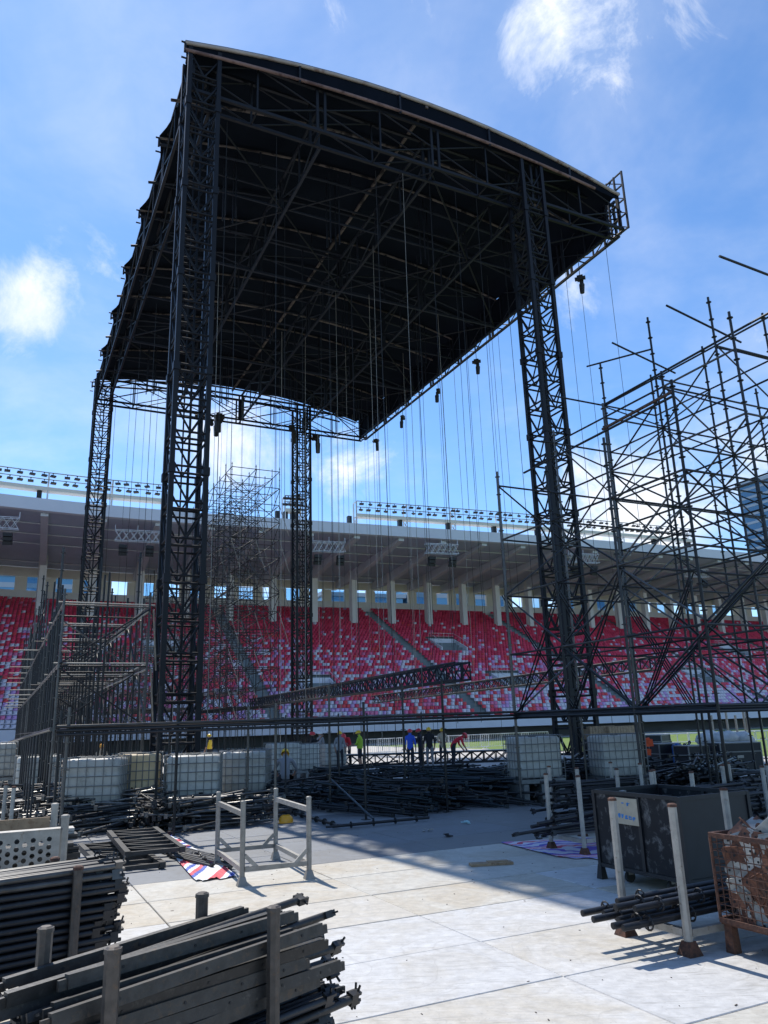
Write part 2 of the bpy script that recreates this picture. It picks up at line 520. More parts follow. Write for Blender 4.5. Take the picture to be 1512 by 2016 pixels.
sheet('ground', [(-3000, -3000), (3000, -3000), (3000, 3000), (-3000, 3000)], -0.060, 'ground')
g = [L(27.5, -60), L(120, -60), L(120, 46), L(27.5, 46)]
sheet('grass_pitch', g, -0.040, 'grass')
fl = sheet('site_floor', [L(-30, -34), L(27.5, -34), L(27.5, 46), L(-30, 46)], -0.022, 'pale_floor')
BW, BT = 2.44, 1.22
board_me = {}
for k in ('board_white', 'board_tan', 'board_grey'):
    m_ = MB()
    hx, hy, b = BW / 2 - 0.007, BT / 2 - 0.007, 0.006
    vs = [(-hx, -hy, -.021), (hx, -hy, -.021), (hx, hy, -.021), (-hx, hy, -.021), (-hx, -hy, -b), (hx, -hy, -b), (hx, hy, -b), (-hx, hy, -b),
          (-hx + b, -hy + b, 0), (hx - b, -hy + b, 0), (hx - b, hy - b, 0), (-hx + b, hy - b, 0)]
    fs = [(8, 9, 10, 11)] + [(i, (i + 1) % 4, 4 + (i + 1) % 4, 4 + i) for i in range(4)] + [(4 + i, 4 + (i + 1) % 4, 8 + (i + 1) % 4, 8 + i) for i in range(4)]
    m_.add(vs, fs)
    board_me[k] = m_.mesh(k, [k])
rr = random.Random(3)
for j in range(-12, 5):                      # rows of boards from behind the camera to under the deck
    tc_ = -14.8 + BT * (j + 0.5)
    for i in range(-6, 6):
        sc_ = -1.0 + BW * (i + 0.5) + (0.0 if j % 2 == 0 or j < -3 else 0.0)
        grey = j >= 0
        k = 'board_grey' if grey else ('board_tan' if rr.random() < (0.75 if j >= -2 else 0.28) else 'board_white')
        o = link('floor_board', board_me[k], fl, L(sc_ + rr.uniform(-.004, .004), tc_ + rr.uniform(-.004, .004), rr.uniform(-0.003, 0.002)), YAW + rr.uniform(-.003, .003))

# ------------------------------------------------------------------ the stadium stand
CX_ = np.array([-112, -92, -75, -58, -43.6, -27.7, -4, 18.1, 47.5, 69, 95, 130, 170.])
CY_ = np.array([8, 36, 57, 72.5, 83.8, 92.3, 101.7, 110.3, 123, 133.5, 146, 160, 172.])
# resample the roof edge by arc length
_xx = np.linspace(CX_[0], CX_[-1], 900)
_yy = np.interp(_xx, CX_, CY_)
ker = np.ones(61) / 61
_ys = np.convolve(np.pad(_yy, 30, mode='edge'), ker, 'valid')
_ys[:30], _ys[-30:] = _yy[:30], _yy[-30:]
_arc = np.concatenate([[0], np.cumsum(np.hypot(np.diff(_xx), np.diff(_ys)))])
SN = Vector((-0.40, 0.917, 0)).normalized()


def SP(a, off, z):
    """Point of the stand: a = metres along its curve, off = metres back from the roof edge."""
    x, y = float(np.interp(a, _arc, _xx)), float(np.interp(a, _arc, _ys))
    return Vector((x, y, 0)) + SN * off + Vector((0, 0, z))


A0 = float(np.interp(-92, _xx, _arc))
A1 = float(np.interp(160, _xx, _arc))


def a_of_x(x):
    return float(np.interp(x, _xx, _arc))


def strip(mb, prof, a0, a1, step, mi=0):
    """Sweep a profile [(off, z), ...] along the stand."""
    n = max(1, int(round((a1 - a0) / step)))
    o = [[SP(a0 + (a1 - a0) * i / n, p[0], p[1]) for p in prof] for i in range(n + 1)]
    k = len(prof)
    vs = [q for row in o for q in row]
    fs = []
    for i in range(n):
        for j in range(k - 1):
            fs.append((i * k + j, (i + 1) * k + j, (i + 1) * k + j + 1, i * k + j + 1))
    mb.add(vs, fs, mi)
    return mb


stand = thing('stadium_stand', 'curved stadium stand of red and white seats under a grey canopy', 'grandstand', SP(a_of_x(20), 0, 0))
bpy.context.view_layer.update()
SI = stand.matrix_world.inverted()
NROW, OFF0, Z0 = 42, -12.0, 2.35
DROW, DZ = 38.0 / NROW, 18.4 / NROW


def spart(mb, name, mats, par=stand):
    mb.v = [tuple(Vector(p) - stand.location) for p in mb.v]
    return mb.build(name, mats, par)


prof = []
for r in range(NROW):
    prof += [(OFF0 + r * DROW, Z0 + r * DZ), (OFF0 + (r + 1) * DROW, Z0 + r * DZ)]
spart(strip(MB(), prof, A0, A1, 6.0), 'seating_terrace', 'terrace')
# seats: thousands, told apart only as a texture of colours
AISLE = [a_of_x(x) for x in (-86, -68, -52, -35, -17, 6.5, 28, 51, 74, 98, 124, 150)]
VOM = []
for x, row in ((-60, 22), (-26, 21), (13.2, 23), (16, 9), (48, 10), (66, 22), (82, 9), (110, 22), (-44, 8), (-10, 8)):
    VOM.append((a_of_x(x), row))
sv, sf, sm_ = [], [], []
srnd = np.random.RandomState(4)
tmpl = [(-.235, -.02, .30), (.235, -.02, .30), (.235, .34, .33), (-.235, .34, .33), (-.235, -.02, .38), (.235, -.02, .38), (.235, .30, .40), (-.235, .30, .40),
        (-.245, .30, .40), (.245, .30, .40), (.245, .40, .69), (-.245, .40, .69), (.245, .45, .67), (-.245, .45, .67), (.245, .38, .36), (-.245, .38, .36)]
tf = [(4, 5, 6, 7), (0, 1, 5, 4), (0, 4, 7, 3), (1, 2, 6, 5), (8, 9, 10, 11), (11, 10, 12, 13), (13, 12, 14, 15), (8, 11, 13, 15), (9, 14, 12, 10)]
tm = np.array(tmpl)
nseat = 0
for r in range(NROW):
    n = int((A1 - A0) / 0.54)
    f = r / (NROW - 1.0)
    aa = A0 + (np.arange(n) + 0.5) * 0.54
    for a in aa:
        if any(abs(a - x) < 0.75 for x in AISLE):
            continue
        if any(abs(a - va) < 2.6 and vr - 1 <= r <= vr + 4 for va, vr in VOM):
            continue
        off = OFF0 + r * DROW + 0.35
        p = SP(a, off, Z0 + r * DZ)
        blot = 0.5 + 0.25 * math.sin(a * 0.19 + 1.3 * math.sin(r * .35)) + 0.25 * math.sin(a * 0.07 + r * 0.21)
        left = max(0.0, min(1.0, (a_of_x(0) - a) / 40.0))
        g_ = max(0.0, 1 - f * (1.28 - 0.30 * left))
        pw = 0.018 + 0.56 * g_ ** 1.6 * (0.6 + 0.6 * blot) + 0.11 * math.exp(-((f - 0.68 + .0) / 0.14) ** 2) * (0.35 + left * .8) * blot
        pl = 0.006 + 0.34 * g_ ** 1.7 * blot
        po = 0.03 + 0.42 * g_
        u_ = srnd.rand()
        if u_ < pw:
            mi = 2
        elif u_ < pw + pl:
            mi = 3
        elif u_ < pw + pl + po:
            mi = 4 if srnd.rand() < .6 else 5
        else:
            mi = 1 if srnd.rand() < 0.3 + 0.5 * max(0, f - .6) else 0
        sv.append(tm + np.array([p.x, p.y, p.z]))
        sm_ += [mi] * len(tf)
        nseat += 1
sv = np.concatenate(sv) - np.array(stand.location)
fa = np.array(tf)[None] + (np.arange(nseat) * len(tmpl))[:, None, None]
me = bpy.data.meshes.new('seats')
me.vertices.add(len(sv))
me.vertices.foreach_set('co', sv.ravel())
fa = fa.reshape(-1, 4)
me.loops.add(fa.size)
me.polygons.add(len(fa))
me.loops.foreach_set('vertex_index', fa.ravel())
me.polygons.foreach_set('loop_start', np.arange(len(fa)) * 4)
me.polygons.foreach_set('loop_total', np.full(len(fa), 4))
for k in ('seat_red', 'seat_dark', 'seat_white', 'seat_lilac', 'seat_orange', 'seat_pink'):
    me.materials.append(MAT[k])
me.polygons.foreach_set('material_index', sm_)
me.update(calc_edges=True)
tag(link('seats', me, stand), kind='stuff')
# front parapet over a dark recess, back wall, canopy
spart(strip(MB(), [(-12.9, 1.25), (-12.9, 2.55), (-12.6, 2.55), (-12.6, 2.36), (-12, 2.36)], A0, A1, 5), 'parapet', 'parapet')
spart(strip(MB(), [(-12.9, 1.25), (-9.5, 1.15), (-9.5, -0.02)], A0, A1, 5), 'recess_wall', 'recess')
spart(strip(MB(), [(26.0, Z0 + 18.0), (26.6, Z0 + 18.0), (26.6, 22.15), (27.2, 22.15)], A0, A1, 5), 'rear_wall_sill', 'column_paint')
spart(strip(MB(), [(26.6, 24.15), (26.6, 25.5)], A0, A1, 5), 'rear_wall_header', 'cream')
a = A0
i = 0
pier = MB().box((0, 0, 1.0), (1.6, .5, 2.0)).mesh('pier', ['cream'])
pane = MB().box((0, 0, 1.0), (2.3, .03, 1.96)).mesh('window_pane', ['pane'])
ang0 = math.atan2(0.43, 0.9)
while a < A1:
    if -80 < SP(a, 0, 0).x < 125:
        link('pier', pier, stand, SP(a, 26.9, 22.15) - stand.location, ang0)
        if i % 2 == 0:
            link('window_pane', pane, stand, SP(a + 1.95, 27.0, 22.16) - stand.location, ang0)
    a += 3.9
    i += 1
spart(strip(MB(), [(-0.25, 27.0), (30, 25.4), (30, 27.5), (0.4, 28.45)], A0, A1, 4), 'canopy_sheet', 'soffit')
spart(strip(MB(), [(0.0, 26.95), (-0.5, 27.05), (-0.5, 28.5), (0.4, 28.6)], A0, A1, 4), 'canopy_fascia', 'fascia')
# columns and the beams they carry, purlins between them
col_me = MB().box((0, 0, 4.4), (0.95, 0.9, 8.8)).mesh('column', ['column_paint'])
a = a_of_x(-88) + 1.0
pit = 6.55
beams = []
while a < A1:
    p = SP(a, 19.5, 0)
    zb = Z0 + (19.5 - OFF0) / DROW * DZ - 0.3
    if -75 < p.x < 115:
        link('column', col_me, stand, Vector((p.x, p.y, zb)) - stand.location, ang0 + 0.15)
        b_ = MB()
        p0, p1, p2 = SP(a, 0.3, 0), SP(a, 19.5, 0), SP(a, 29, 0)
        w = Vector((0.9, 0.43, 0)).normalized() * 0.42
        vs = []
        for p_, zt, dz in ((p0, 26.95, .35), (p1, 25.93, 1.5), (p2, 25.42, 1.0)):
            vs += [p_ - w + Vector((0, 0, zt)), p_ + w + Vector((0, 0, zt)), p_ + w + Vector((0, 0, zt - dz)), p_ - w + Vector((0, 0, zt - dz))]
        fs = [(0, 3, 2, 1), (8, 9, 10, 11)]
        for k in (0, 4):
            fs += [(k + 1, k + 2, k + 6, k + 5), (k + 2, k + 3, k + 7, k + 6), (k + 3, k, k + 4, k + 7)]
        b_.add(vs, fs)
        spart(b_, 'canopy_beam', 'beam_grey')
    a += pit
for off in (4.5, 9.0, 13.5, 23.0):
    zt = 26.95 - off * 0.0533
    spart(strip(MB(), [(off - .12, zt), (off - .12, zt - .12), (off + .12, zt - .12), (off + .12, zt)], A0, A1, 5), 'purlin', 'beam_grey')
# entrances cut into the seating
for va, vr in VOM:
    p = SP(va, OFF0 + (vr + 1.5) * DROW, Z0 + vr * DZ - 0.1)
    v = link('vomitory', None, stand, p - stand.location, ang0 + 0.02)
    MB().box((0, 2.0, 1.05), (4.4, .25, 2.1)).build('rear_panel', 'parapet', v)
    for sx in (-2.2, 2.2):
        MB().add([(sx - .1, -1.8, 0), (sx + .1, -1.8, 0), (sx + .1, 2, 0), (sx - .1, 2, 0), (sx - .1, -1.8, .45), (sx + .1, -1.8, .45), (sx + .1, 2, 2.1), (sx - .1, 2, 2.1)],
                 [(0, 1, 5, 4), (1, 2, 6, 5), (3, 0, 4, 7), (4, 5, 6, 7)]).build('side_wall', 'parapet', v)
        rl = MB()
        rl.tube((sx, -1.8, 1.3), (sx, 2, 2.95), .03, 5)
        for q in range(5):
            yy = -1.8 + q * .95
            rl.tube((sx, yy, .45 + (yy + 1.8) * .43), (sx, yy, 1.3 + (yy + 1.8) * .43), .02, 5)
        rl.build('railing', 'white_paint', v)
    rl = MB().tube((-2.2, 2, 2.95), (2.2, 2, 2.95), .03, 5).tube((-2.2, 2, 2.5), (2.2, 2, 2.5), .02, 5)
    for q in range(6):
        rl.tube((-2.2 + q * .88, 2, 2.1), (-2.2 + q * .88, 2, 2.95), .02, 5)
    rl.build('railing', 'white_paint', v)
    MB().box((0, 0, .0), (4.2, 3.6, .1)).build('floor_slab', 'terrace', v)


# floodlight gantries standing on the canopy edge
def flood_mesh():
    m_ = MB()
    m_.box((0, 0, .18), (.06, .06, .36)).box((0, -.06, -.02), (.62, .34, .16), rot=Matrix.Rotation(-.35, 3, 'X')).box((0, .1, .02), (.3, .2, .14))
    m_.box((0, 0, .34), (.14, .1, .08))
    return m_.mesh('floodlight', ['case_black'])


FLOOD = flood_mesh()


def gantry(x0, x1, label):
    a0, a1 = a_of_x(x0), a_of_x(x1)
    base = SP((a0 + a1) / 2, 0.6, 28.5)
    t = thing('light_gantry', label, 'gantry', base, 0, 'floodlight gantries on the canopy')
    n = max(2, int(round((a1 - a0) / 7.6)))
    P = lambda a, off, z: SP(a, off, z) - base
    for i in range(n + 1):
        a = a0 + (a1 - a0) * i / n
        m_ = MB()
        for off in (0.4, 1.7):
            m_.beam(P(a, off, 28.4), P(a, off, 31.9), .14, .14)
        m_.beam(P(a, .4, 28.6), P(a, 1.7, 29.7), .08, .08).beam(P(a, 1.7, 28.6), P(a, .4, 29.7), .08, .08).beam(P(a, .4, 31.9), P(a, 1.7, 31.9), .1, .1)
        m_.build('gantry_frame', 'white_paint', t)
        MB().box(P(a - .9, 1.0, 29.2), (.55, .6, 1.3), rot=Matrix.Rotation(ang0, 3, 'Z')).build('control_box', 'case_black', t)
    for i in range(n):
        aa, ab = a0 + (a1 - a0) * i / n, a0 + (a1 - a0) * (i + 1) / n
        MB().beam(P(aa, .3, 29.95), P(ab, .3, 29.95), .1, .42).beam(P(aa, 1.0, 29.8), P(ab, 1.0, 29.8), 1.3, .06).build('walkway', 'cream', t)
        MB().beam(P(aa, .35, 31.1), P(ab, .35, 31.1), .09, .09).beam(P(aa, .35, 31.95), P(ab, .35, 31.95), .1, .1).build('rail', 'galv', t)
        for z, kk in ((31.1, 6), (31.95, 6)):
            for q in range(kk):
                a = aa + (ab - aa) * (q + .5) / kk + rnd.uniform(-.25, .25)
                o = link('floodlight', FLOOD, t, P(a, .25, z - .42), ang0 + rnd.uniform(-.7, .7))
    return t


gantry(-78, -26.5, 'cream floodlight gantry on the canopy at the left edge')
gantry(-3.6, 52, 'white floodlight gantry on the canopy behind the hoist chains')
gantry(-13.0, -11.0, 'short white ladder frame on the canopy beside the far tower')

# speaker trusses slung under the canopy
k = 0
for (pxx, pyy, wpx, lab) in ((270, 1066, 5.2, 'light truss under the canopy behind the near tower'), (648, 1086, 4.4, 'light truss under the canopy right of the far stage tower'),
                             (870, 1090, 4.8, 'light truss under the canopy in front of the fourth column'), (-12, 1040, 5, 'light truss under the canopy cut by the left edge'),
                             (1150, 1108, 5, 'light truss under the canopy behind the right tower'), (1370, 1136, 5, 'light truss under the canopy behind the tall scaffold')):
    p = at(pxx, pyy, 24.4)
    t = thing('speaker_truss', lab, 'truss', p, ang0 - .12, 'speaker trusses under the canopy')
    h = wpx / 2
    for y in (-.35, .35):
        for z in (0, 1.3):
            tube('chord', (-h, y, z), (h, y, z), .06, 'alu_white', t, 6)
        for q in range(6):
            x0, x1 = -h + q * wpx / 6, -h + (q + 1) * wpx / 6
            tube('brace', (x0, y, 0), (x1, y, 1.3), .035, 'alu_white', t, 5)
            tube('brace', (x1, y, 0), (x0, y, 1.3), .035, 'alu_white', t, 5)
    for q in (-h, 0, h):
        tube('hanger', (q, 0, 1.3), (q, 0, 2.0), .05, 'alu_white', t, 5)
    for q in (-1.6, 1.5):
        b_ = MB()
        for w_ in range(3):
            b_.box((q, -.2 + .16 * w_, -.75 - .42 * w_), (.95, .6, .4), rot=Matrix.Rotation(.15 * w_, 3, 'X'))
        b_.build('loudspeaker', 'speaker_black', t)

# a glass tower block beyond the stand, and low blue blocks seen through the window strip
def block(name, label, cx, cy, w, d, h, rot, body, band, floors, grp=None):
    t = thing(name, label, 'building', (cx, cy, 0), rot, grp)
    MB().box((0, 0, h / 2), (w, d, h)).build('facade', body, t)
    for q in range(floors):
        z = h * (q + .5) / floors
        MB().box((0, 0, z), (w + .5, d + .5, h / floors * .28)).build('floor_band', band, t)
    MB().box((0, 0, h + 1), (w + 3, d + 3, 2)).build('roof_edge', band, t)
    return t


p = atY(1500, 1100, 430)
block('glass_tower', 'blue glass tower block beyond the stadium at the right edge', p.x + 26, p.y, 42, 42, 131, 0.5, 'building_glass', 'building_band', 26)
for q, (pxx, Y, w, h, lab) in enumerate(((100, 330, 40, 66, 'low blue glass block behind the left stand windows'), (700, 420, 46, 68, 'blue glass block behind the stand windows left of the middle column'),
                                    (880, 440, 60, 74, 'long blue glass block behind the stand windows'), (1180, 470, 50, 76, 'blue glass block behind the stand windows by the right tower'))):
    p = atY(pxx, 1170, Y)
    block('office_block', lab, p.x, p.y, w, 24, h, .4, 'building_blue', 'building_band', 9, 'office blocks behind the stand')

# ------------------------------------------------------------------ stage towers
TW_W, TW_D = 16.57, 33.3
GZ0, GZ1 = 27.2, 29.4


def member(name, p1, p2, w, matname, parent):
    """Square hollow section as an object of its own (shared unit mesh)."""
    k = ('sq', matname)
    if k not in _unit:
        _unit[k] = MB().box((0, 0, .5), (1, 1, 1)).mesh('section_' + matname, [matname])
    p1, p2 = Vector(p1), Vector(p2)
    d = p2 - p1
    o = bpy.data.objects.new(name, _unit[k])
    COL.objects.link(o)
    o.parent = parent
    o.rotation_mode = 'QUATERNION'
    o.location = p1
    o.rotation_quaternion = d.to_track_quat('Z', 'X')
    o.scale = (w, w, d.length)
    return o


def stage_tower(s, t, label, mod=1.3, rich=True):
    tw = thing('stage_tower', label, 'tower', L(s, t), YAW, 'lattice towers of the stage roof')
    h, top = 0.60, 29.3
    for x in (-h, h):
        for y in (-h, h):
            member('chord', (x, y, 0.15), (x, y, top), .17, 'tower_steel', tw)
            MB().box((x * 1.25, y * 1.25, .07), (.5, .5, .14)).build('base_plate', 'tower_steel', tw)
            member('base_strut', (x * 1.35, y * 1.35, .14), (x, y, 1.7), .09, 'tower_steel', tw)
    n = int(round((top - .3) / mod))
    faces = (((-h, -h), (h, -h)), ((h, -h), (h, h)), ((h, h), (-h, h)), ((-h, h), (-h, -h)))
    for i in range(n):
        z0 = .3 + i * mod
        for (a, b) in faces:
            a, b = Vector((a[0], a[1], 0)), Vector((b[0], b[1], 0))
            mid = (a + b) / 2
            for dz in (0, .26):
                tube('rung', a + Vector((0, 0, z0 + dz)), b + Vector((0, 0, z0 + dz)), .044, 'tower_steel', tw, 6)
            tube('brace', a + Vector((0, 0, z0 + mod)), mid + Vector((0, 0, z0 + .26)), .038, 'tower_steel', tw, 6)
            tube('brace', b + Vector((0, 0, z0 + mod)), mid + Vector((0, 0, z0 + .26)), .038, 'tower_steel', tw, 6)
        if i % 3 == 2:
            for x in (-h, h):
                for y in (-h, h):
                    MB().box((x, y, z0 + .13), (.24, .24, .3)).build('joint_sleeve', 'tower_steel', tw)
    # hoist chain bag and climbing chain inside
    tube('chain', (.1, 0, .6), (.1, 0, top - 1), .045, 'tower_steel', tw, 6)
    tube('chain', (-.12, .1, .6), (-.12, .1, top - 1), .03, 'tower_steel', tw, 6)
    return tw


stage_tower(0, 0, 'near left black lattice tower, the thickest, beside the white totes')
stage_tower(TW_W, 0, 'right black lattice tower rising behind the tall tube scaffold')
stage_tower(0, TW_D, 'far left black lattice tower behind the stepped left scaffold')
stage_tower(TW_W, TW_D, 'far black lattice tower standing in the middle against red seats')

# ------------------------------------------------------------------ stage roof
roof = thing('stage_roof', 'huge black arched stage roof of trusses on four towers', 'stage roof', L(0, 0, GZ0), YAW)
S0, S1 = -0.84, 22.3
T0, T1 = -0.7, 34.2


def arch(s):
    x = (s - 10.6) / 11.4
    return 30.55 - GZ0 - 1.35 * x * x


def ptube(pts, r, n=6):
    m_ = MB()
    for a, b in zip(pts[:-1], pts[1:]):
        m_.tube(a, b, r, n)
    return m_


NB = 6
TB = [T0 + (T1 - T0) * i / NB for i in range(NB + 1)]
ss = [S0 + (S1 - S0) * i / 14 for i in range(15)]
for i in range(NB):                                    # covering, one sheet per bay, sagging between the arches
    m_ = MB()
    nt = 8
    vs, fs = [], []
    for a in range(15):
        for b in range(nt + 1):
            f = b / nt
            sag = 4 * f * (1 - f)
            s = ss[a]
            if a == 0:
                s += .42 * sag
            if a == 14:
                s -= .02 * sag
            vs.append((s, TB[i] + (TB[i + 1] - TB[i]) * f, arch(s) + .12 - .28 * sag))
    for a in range(14):
        for b in range(nt):
            k = a * (nt + 1) + b
            fs.append((k, k + 1, k + nt + 2, k + nt + 1))
    m_.add(vs, fs, 0, True)
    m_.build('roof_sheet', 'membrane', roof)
for i, tt in enumerate(TB):                            # arched white tubes
    ptube([(s, tt, arch(s) - .02) for s in ss], .085 if i == 0 else .06).build('arch_tube', 'purlin_white' if i == 0 else 'purlin_dull', roof)
    ptube([(s, tt, arch(s) * .55 + .52) for s in ss[:-1]], .075).build('arch_tube', 'purlin_pink' if i == 0 else 'roof_steel', roof)
    if i < NB:
        tm_ = (TB[i] + TB[i + 1]) / 2
        ptube([(s, tm_, arch(s) - .35) for s in ss], .07).build('arch_tube', 'purlin_dull' if i in (0, 3) else 'roof_steel', roof)
    for q in range(0, 15, 3):
        member('arch_post', (ss[q], tt, arch(ss[q]) * .55 + .4), (ss[q], tt, arch(ss[q])), .09, 'roof_steel', roof)
    MB().tube((S0 - .16, tt, arch(S0) - .02), (S0 + .1, tt, arch(S0) - .02), .04, 6).tube((S0 - .14, tt, arch(S0) * .6), (S0 + .1, tt, arch(S0) * .6), .04, 6).build('tube_end', 'tower_steel', roof)
# front valance between the two edge tubes
m_ = MB()
vs, fs = [], []
for a, s in enumerate(ss):
    vs += [(s, T0 + .06, arch(s) - .05), (s, T0 + .06, arch(s) * .55 + .55)]
for a in range(14):
    fs.append((2 * a, 2 * a + 1, 2 * a + 3, 2 * a + 2))
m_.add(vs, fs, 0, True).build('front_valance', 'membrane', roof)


def girder(p1, p2, off, panel, sub, mt_='roof_steel', w=.13, wb=.075):
    """Box-frame girder between two points of the roof grid; off = sideways offsets of its planes."""
    p1, p2 = Vector(p1), Vector(p2)
    d = (p2 - p1)
    n = Vector((-d.y, d.x, 0)).normalized()
    H = GZ1 - GZ0
    npan = max(1, int(round(d.length / panel)))
    for o_ in off:
        for z in (0, H):
            member('girder_chord', p1 + n * o_ + Vector((0, 0, z)), p2 + n * o_ + Vector((0, 0, z)), w, mt_, roof)
        for i in range(npan):
            a = p1 + d * (i / npan) + n * o_
            b = p1 + d * ((i + 1) / npan) + n * o_
            e = (b - a).normalized()
            for q in (a + e * .18, b - e * .18):
                member('girder_post', q, q + Vector((0, 0, H)), w * .9, mt_, roof)
            for j in range(sub):
                q0, q1 = a + (b - a) * (j / sub), a + (b - a) * ((j + 1) / sub)
                up = Vector((0, 0, H))
                if j % 2 == 0:
                    tube('girder_brace', q0 + up * (.5 if j == 0 else 0), q1 + up * 1, wb / 2, mt_, roof, 6)
                    tube('girder_brace', q0 + up * (.5 if j == 0 else 1), q1, wb / 2, mt_, roof, 6)
                else:
                    tube('girder_brace', q0 + up, q1 + up * (.5 if j == sub - 1 else 0), wb / 2, mt_, roof, 6)
                    tube('girder_brace', q0, q1 + up * (.5 if j == sub - 1 else 1), wb / 2, mt_, roof, 6)
            member('girder_post', (a + b) / 2, (a + b) / 2 + Vector((0, 0, H)), wb, mt_, roof)
    if len(off) == 2:
        k = int(d.length / 2.6)
        for i in range(k + 1):
            q = p1 + d * (i / k)
            tube('girder_tie', q + n * off[0], q + n * off[1], .04, mt_, roof, 6)


girder((-.6, 0, 0), (22.6, 0, 0), (-.45, .45), 5.3, 2, 'tower_steel')
girder((-.6, TW_D, 0), (22.6, TW_D, 0), (-.45, .45), 5.3, 2)
girder((0, .5, 0), (0, TW_D - .5, 0), (-.45, .45), 5.5, 2, 'tower_steel')
for s in (5.5, 11.0, TW_W):
    girder((s, .5, 0), (s, TW_D - .5, 0), (0,), 5.5, 2)
girder((22.5, .1, 0), (22.5, TW_D, 0), (-.3, .3), 4.2, 2)
for tt in (11.1, 22.2):
    girder((.5, tt, 0), (22, tt, 0), (0,), 5.4, 1)
member('ridge_beam', (10.55, T0, arch(10.55) - .2), (10.55, T1, arch(10.55) - .2), .13, 'purlin_dull', roof)
# dark skirts hung along the right edge
q = .4
while q < TW_D - .6:
    ln = rnd.uniform(1.5, 2.6)
    MB().box((22.28, q + ln / 2, .98 + rnd.uniform(-.05, .05)), (.06, ln, rnd.uniform(2.0, 2.15))).build('edge_skirt', 'membrane', roof)
    q += ln + rnd.uniform(.02, .07)
# raised end frame at the front right corner
for y in (-.7, -.1, .5, 1.1):
    member('end_frame_post', (22.7, y, -.05), (22.7, y, 3.55), .09, 'roof_steel', roof)
for z in (0, .9, 1.8, 2.7, 3.5):
    member('end_frame_rail', (22.7, -.75, z), (22.7, 1.15, z), .07, 'roof_steel', roof)
for z in (.0, .9, 1.8, 2.7):
    tube('end_frame_brace', (22.7, -.7, z), (22.7, .5, z + .9), .03, 'roof_steel', roof, 6)
    tube('end_frame_brace', (22.7, 1.1, z), (22.7, -.1, z + .9), .03, 'roof_steel', roof, 6)
# wind bracing in the roof plane and drop frames between the girders
for (a, b) in (((0, 0), (11, 11.1)), ((11, 0), (22, 11.1)), ((11, 0), (0, 11.1)), ((22, 0), (11, 11.1)), ((0, 11.1), (11, 22.2)), ((11, 11.1), (22, 22.2)),
               ((11, 11.1), (0, 22.2)), ((22, 11.1), (11, 22.2)), ((0, 22.2), (11, 33)), ((11, 22.2), (22, 33)), ((11, 22.2), (0, 33)), ((22, 22.2), (11, 33))):
    tube('wind_brace', (a[0], a[1], .1), (b[0], b[1], .1), .045, 'tower_steel', roof, 6)
for s in (2.7, 8.2, 13.8, 19.5):
    for tt in (5.5, 16.6, 27.6):
        for dx in (-.25, .25):
            for dy in (-.25, .25):
                member('drop_post', (s + dx, tt + dy, -1.2 + .5 * (s > 10)), (s + dx, tt + dy, arch(s) - .2), .06, 'roof_steel', roof)
        member('drop_rail', (s - 2.6, tt, .25), (s + 2.6, tt, .25), .08, 'roof_steel', roof)
        member('drop_rail', (s - 2.6, tt, 1.2), (s + 2.6, tt, 1.2), .08, 'roof_steel', roof)


# ------------------------------------------------------------------ hoists and chains under the roof
def hoist_mesh():
    m_ = MB()
    m_.tube((0, 0, 0), (0, 0, -.22), .02, 6).box((0, 0, -.36), (.34, .26, .30)).tube((-.3, 0, -.38), (.3, 0, -.38), .12, 10).box((.05, .12, -.62), (.22, .16, .36))
    m_.tube((.05, .14, -.70), (.02, .16, -1.25), .16, 8, r2=.13)
    return m_.mesh('chain_hoist', ['speaker_black'])


HOIST = hoist_mesh()
hn = 0
for (pxx, pyy, lab) in ((1142, 548, 'largest black chain hoist, hanging clear of the roof corner'), (938, 712, 'black chain hoist below the roof edge, second from the corner'),
                        (863, 770, 'black chain hoist below the roof edge, third from the corner'), (793, 822, 'black chain hoist below the roof edge, fourth from the corner'),
                        (740, 868, 'black chain hoist at the far end of the roof edge')):
    d = ray(pxx, pyy)
    o_ = Vector((0, 0, CAM_H)) - O
    k = (21.6 - o_.dot(EU)) / d.dot(EU)
    p = Vector((0, 0, CAM_H)) + d * k
    o = link('chain_hoist', HOIST, None, p + Vector((0, 0, .35)), YAW + rnd.uniform(-1, 1))
    o.scale = (.95, .95, .95)
    tag(o, lab, 'chain hoist', 'chain hoists under the roof edge')
    c = tube('hoist_chain', p, (p.x, p.y, 1.0 + rnd.random()), .011, 'speaker_black', None, 5)
    tag(c, 'thin hoist chain hanging down from the stage roof', 'chain', 'hoist chains hanging from the roof')
    c = tube('suspension_chain', p + Vector((0, 0, .3)), (p.x, p.y, GZ0), .02, 'speaker_black', None, 5)
    tag(c, 'short chain between the roof edge and its hoist', 'chain', 'short chains above the hoists')
for k, (s, t_) in enumerate(((7.5, 32.6), (8.3, 32.4), (9.1, 32.8), (8.7, 31.0), (15.3, 32.2), (17.6, 32.5))):
    o = link('chain_hoist', HOIST, None, L(s, t_, GZ0 + .2 - .4 * (k % 2)), YAW + k)
    o.scale = (1.4, 1.4, 1.6)
    tag(o, 'black chain hoist clustered on the rear girder between the towers', 'chain hoist', 'chain hoists on the rear girder')
cl = random.Random(21)
spots = []
for s in (1.2, 3.3, 5.5, 8.2, 9.6, 11.0, 12.6, 13.8, 16.0, 18.0, 19.4, 21.4, 22.3):
    for t_ in (.6, 6.0, 11.1, 17, 22.2, 28, 32.8):
        if cl.random() < .80:
            spots.append((s + cl.uniform(-.3, .3), t_ + cl.uniform(-.3, .3)))
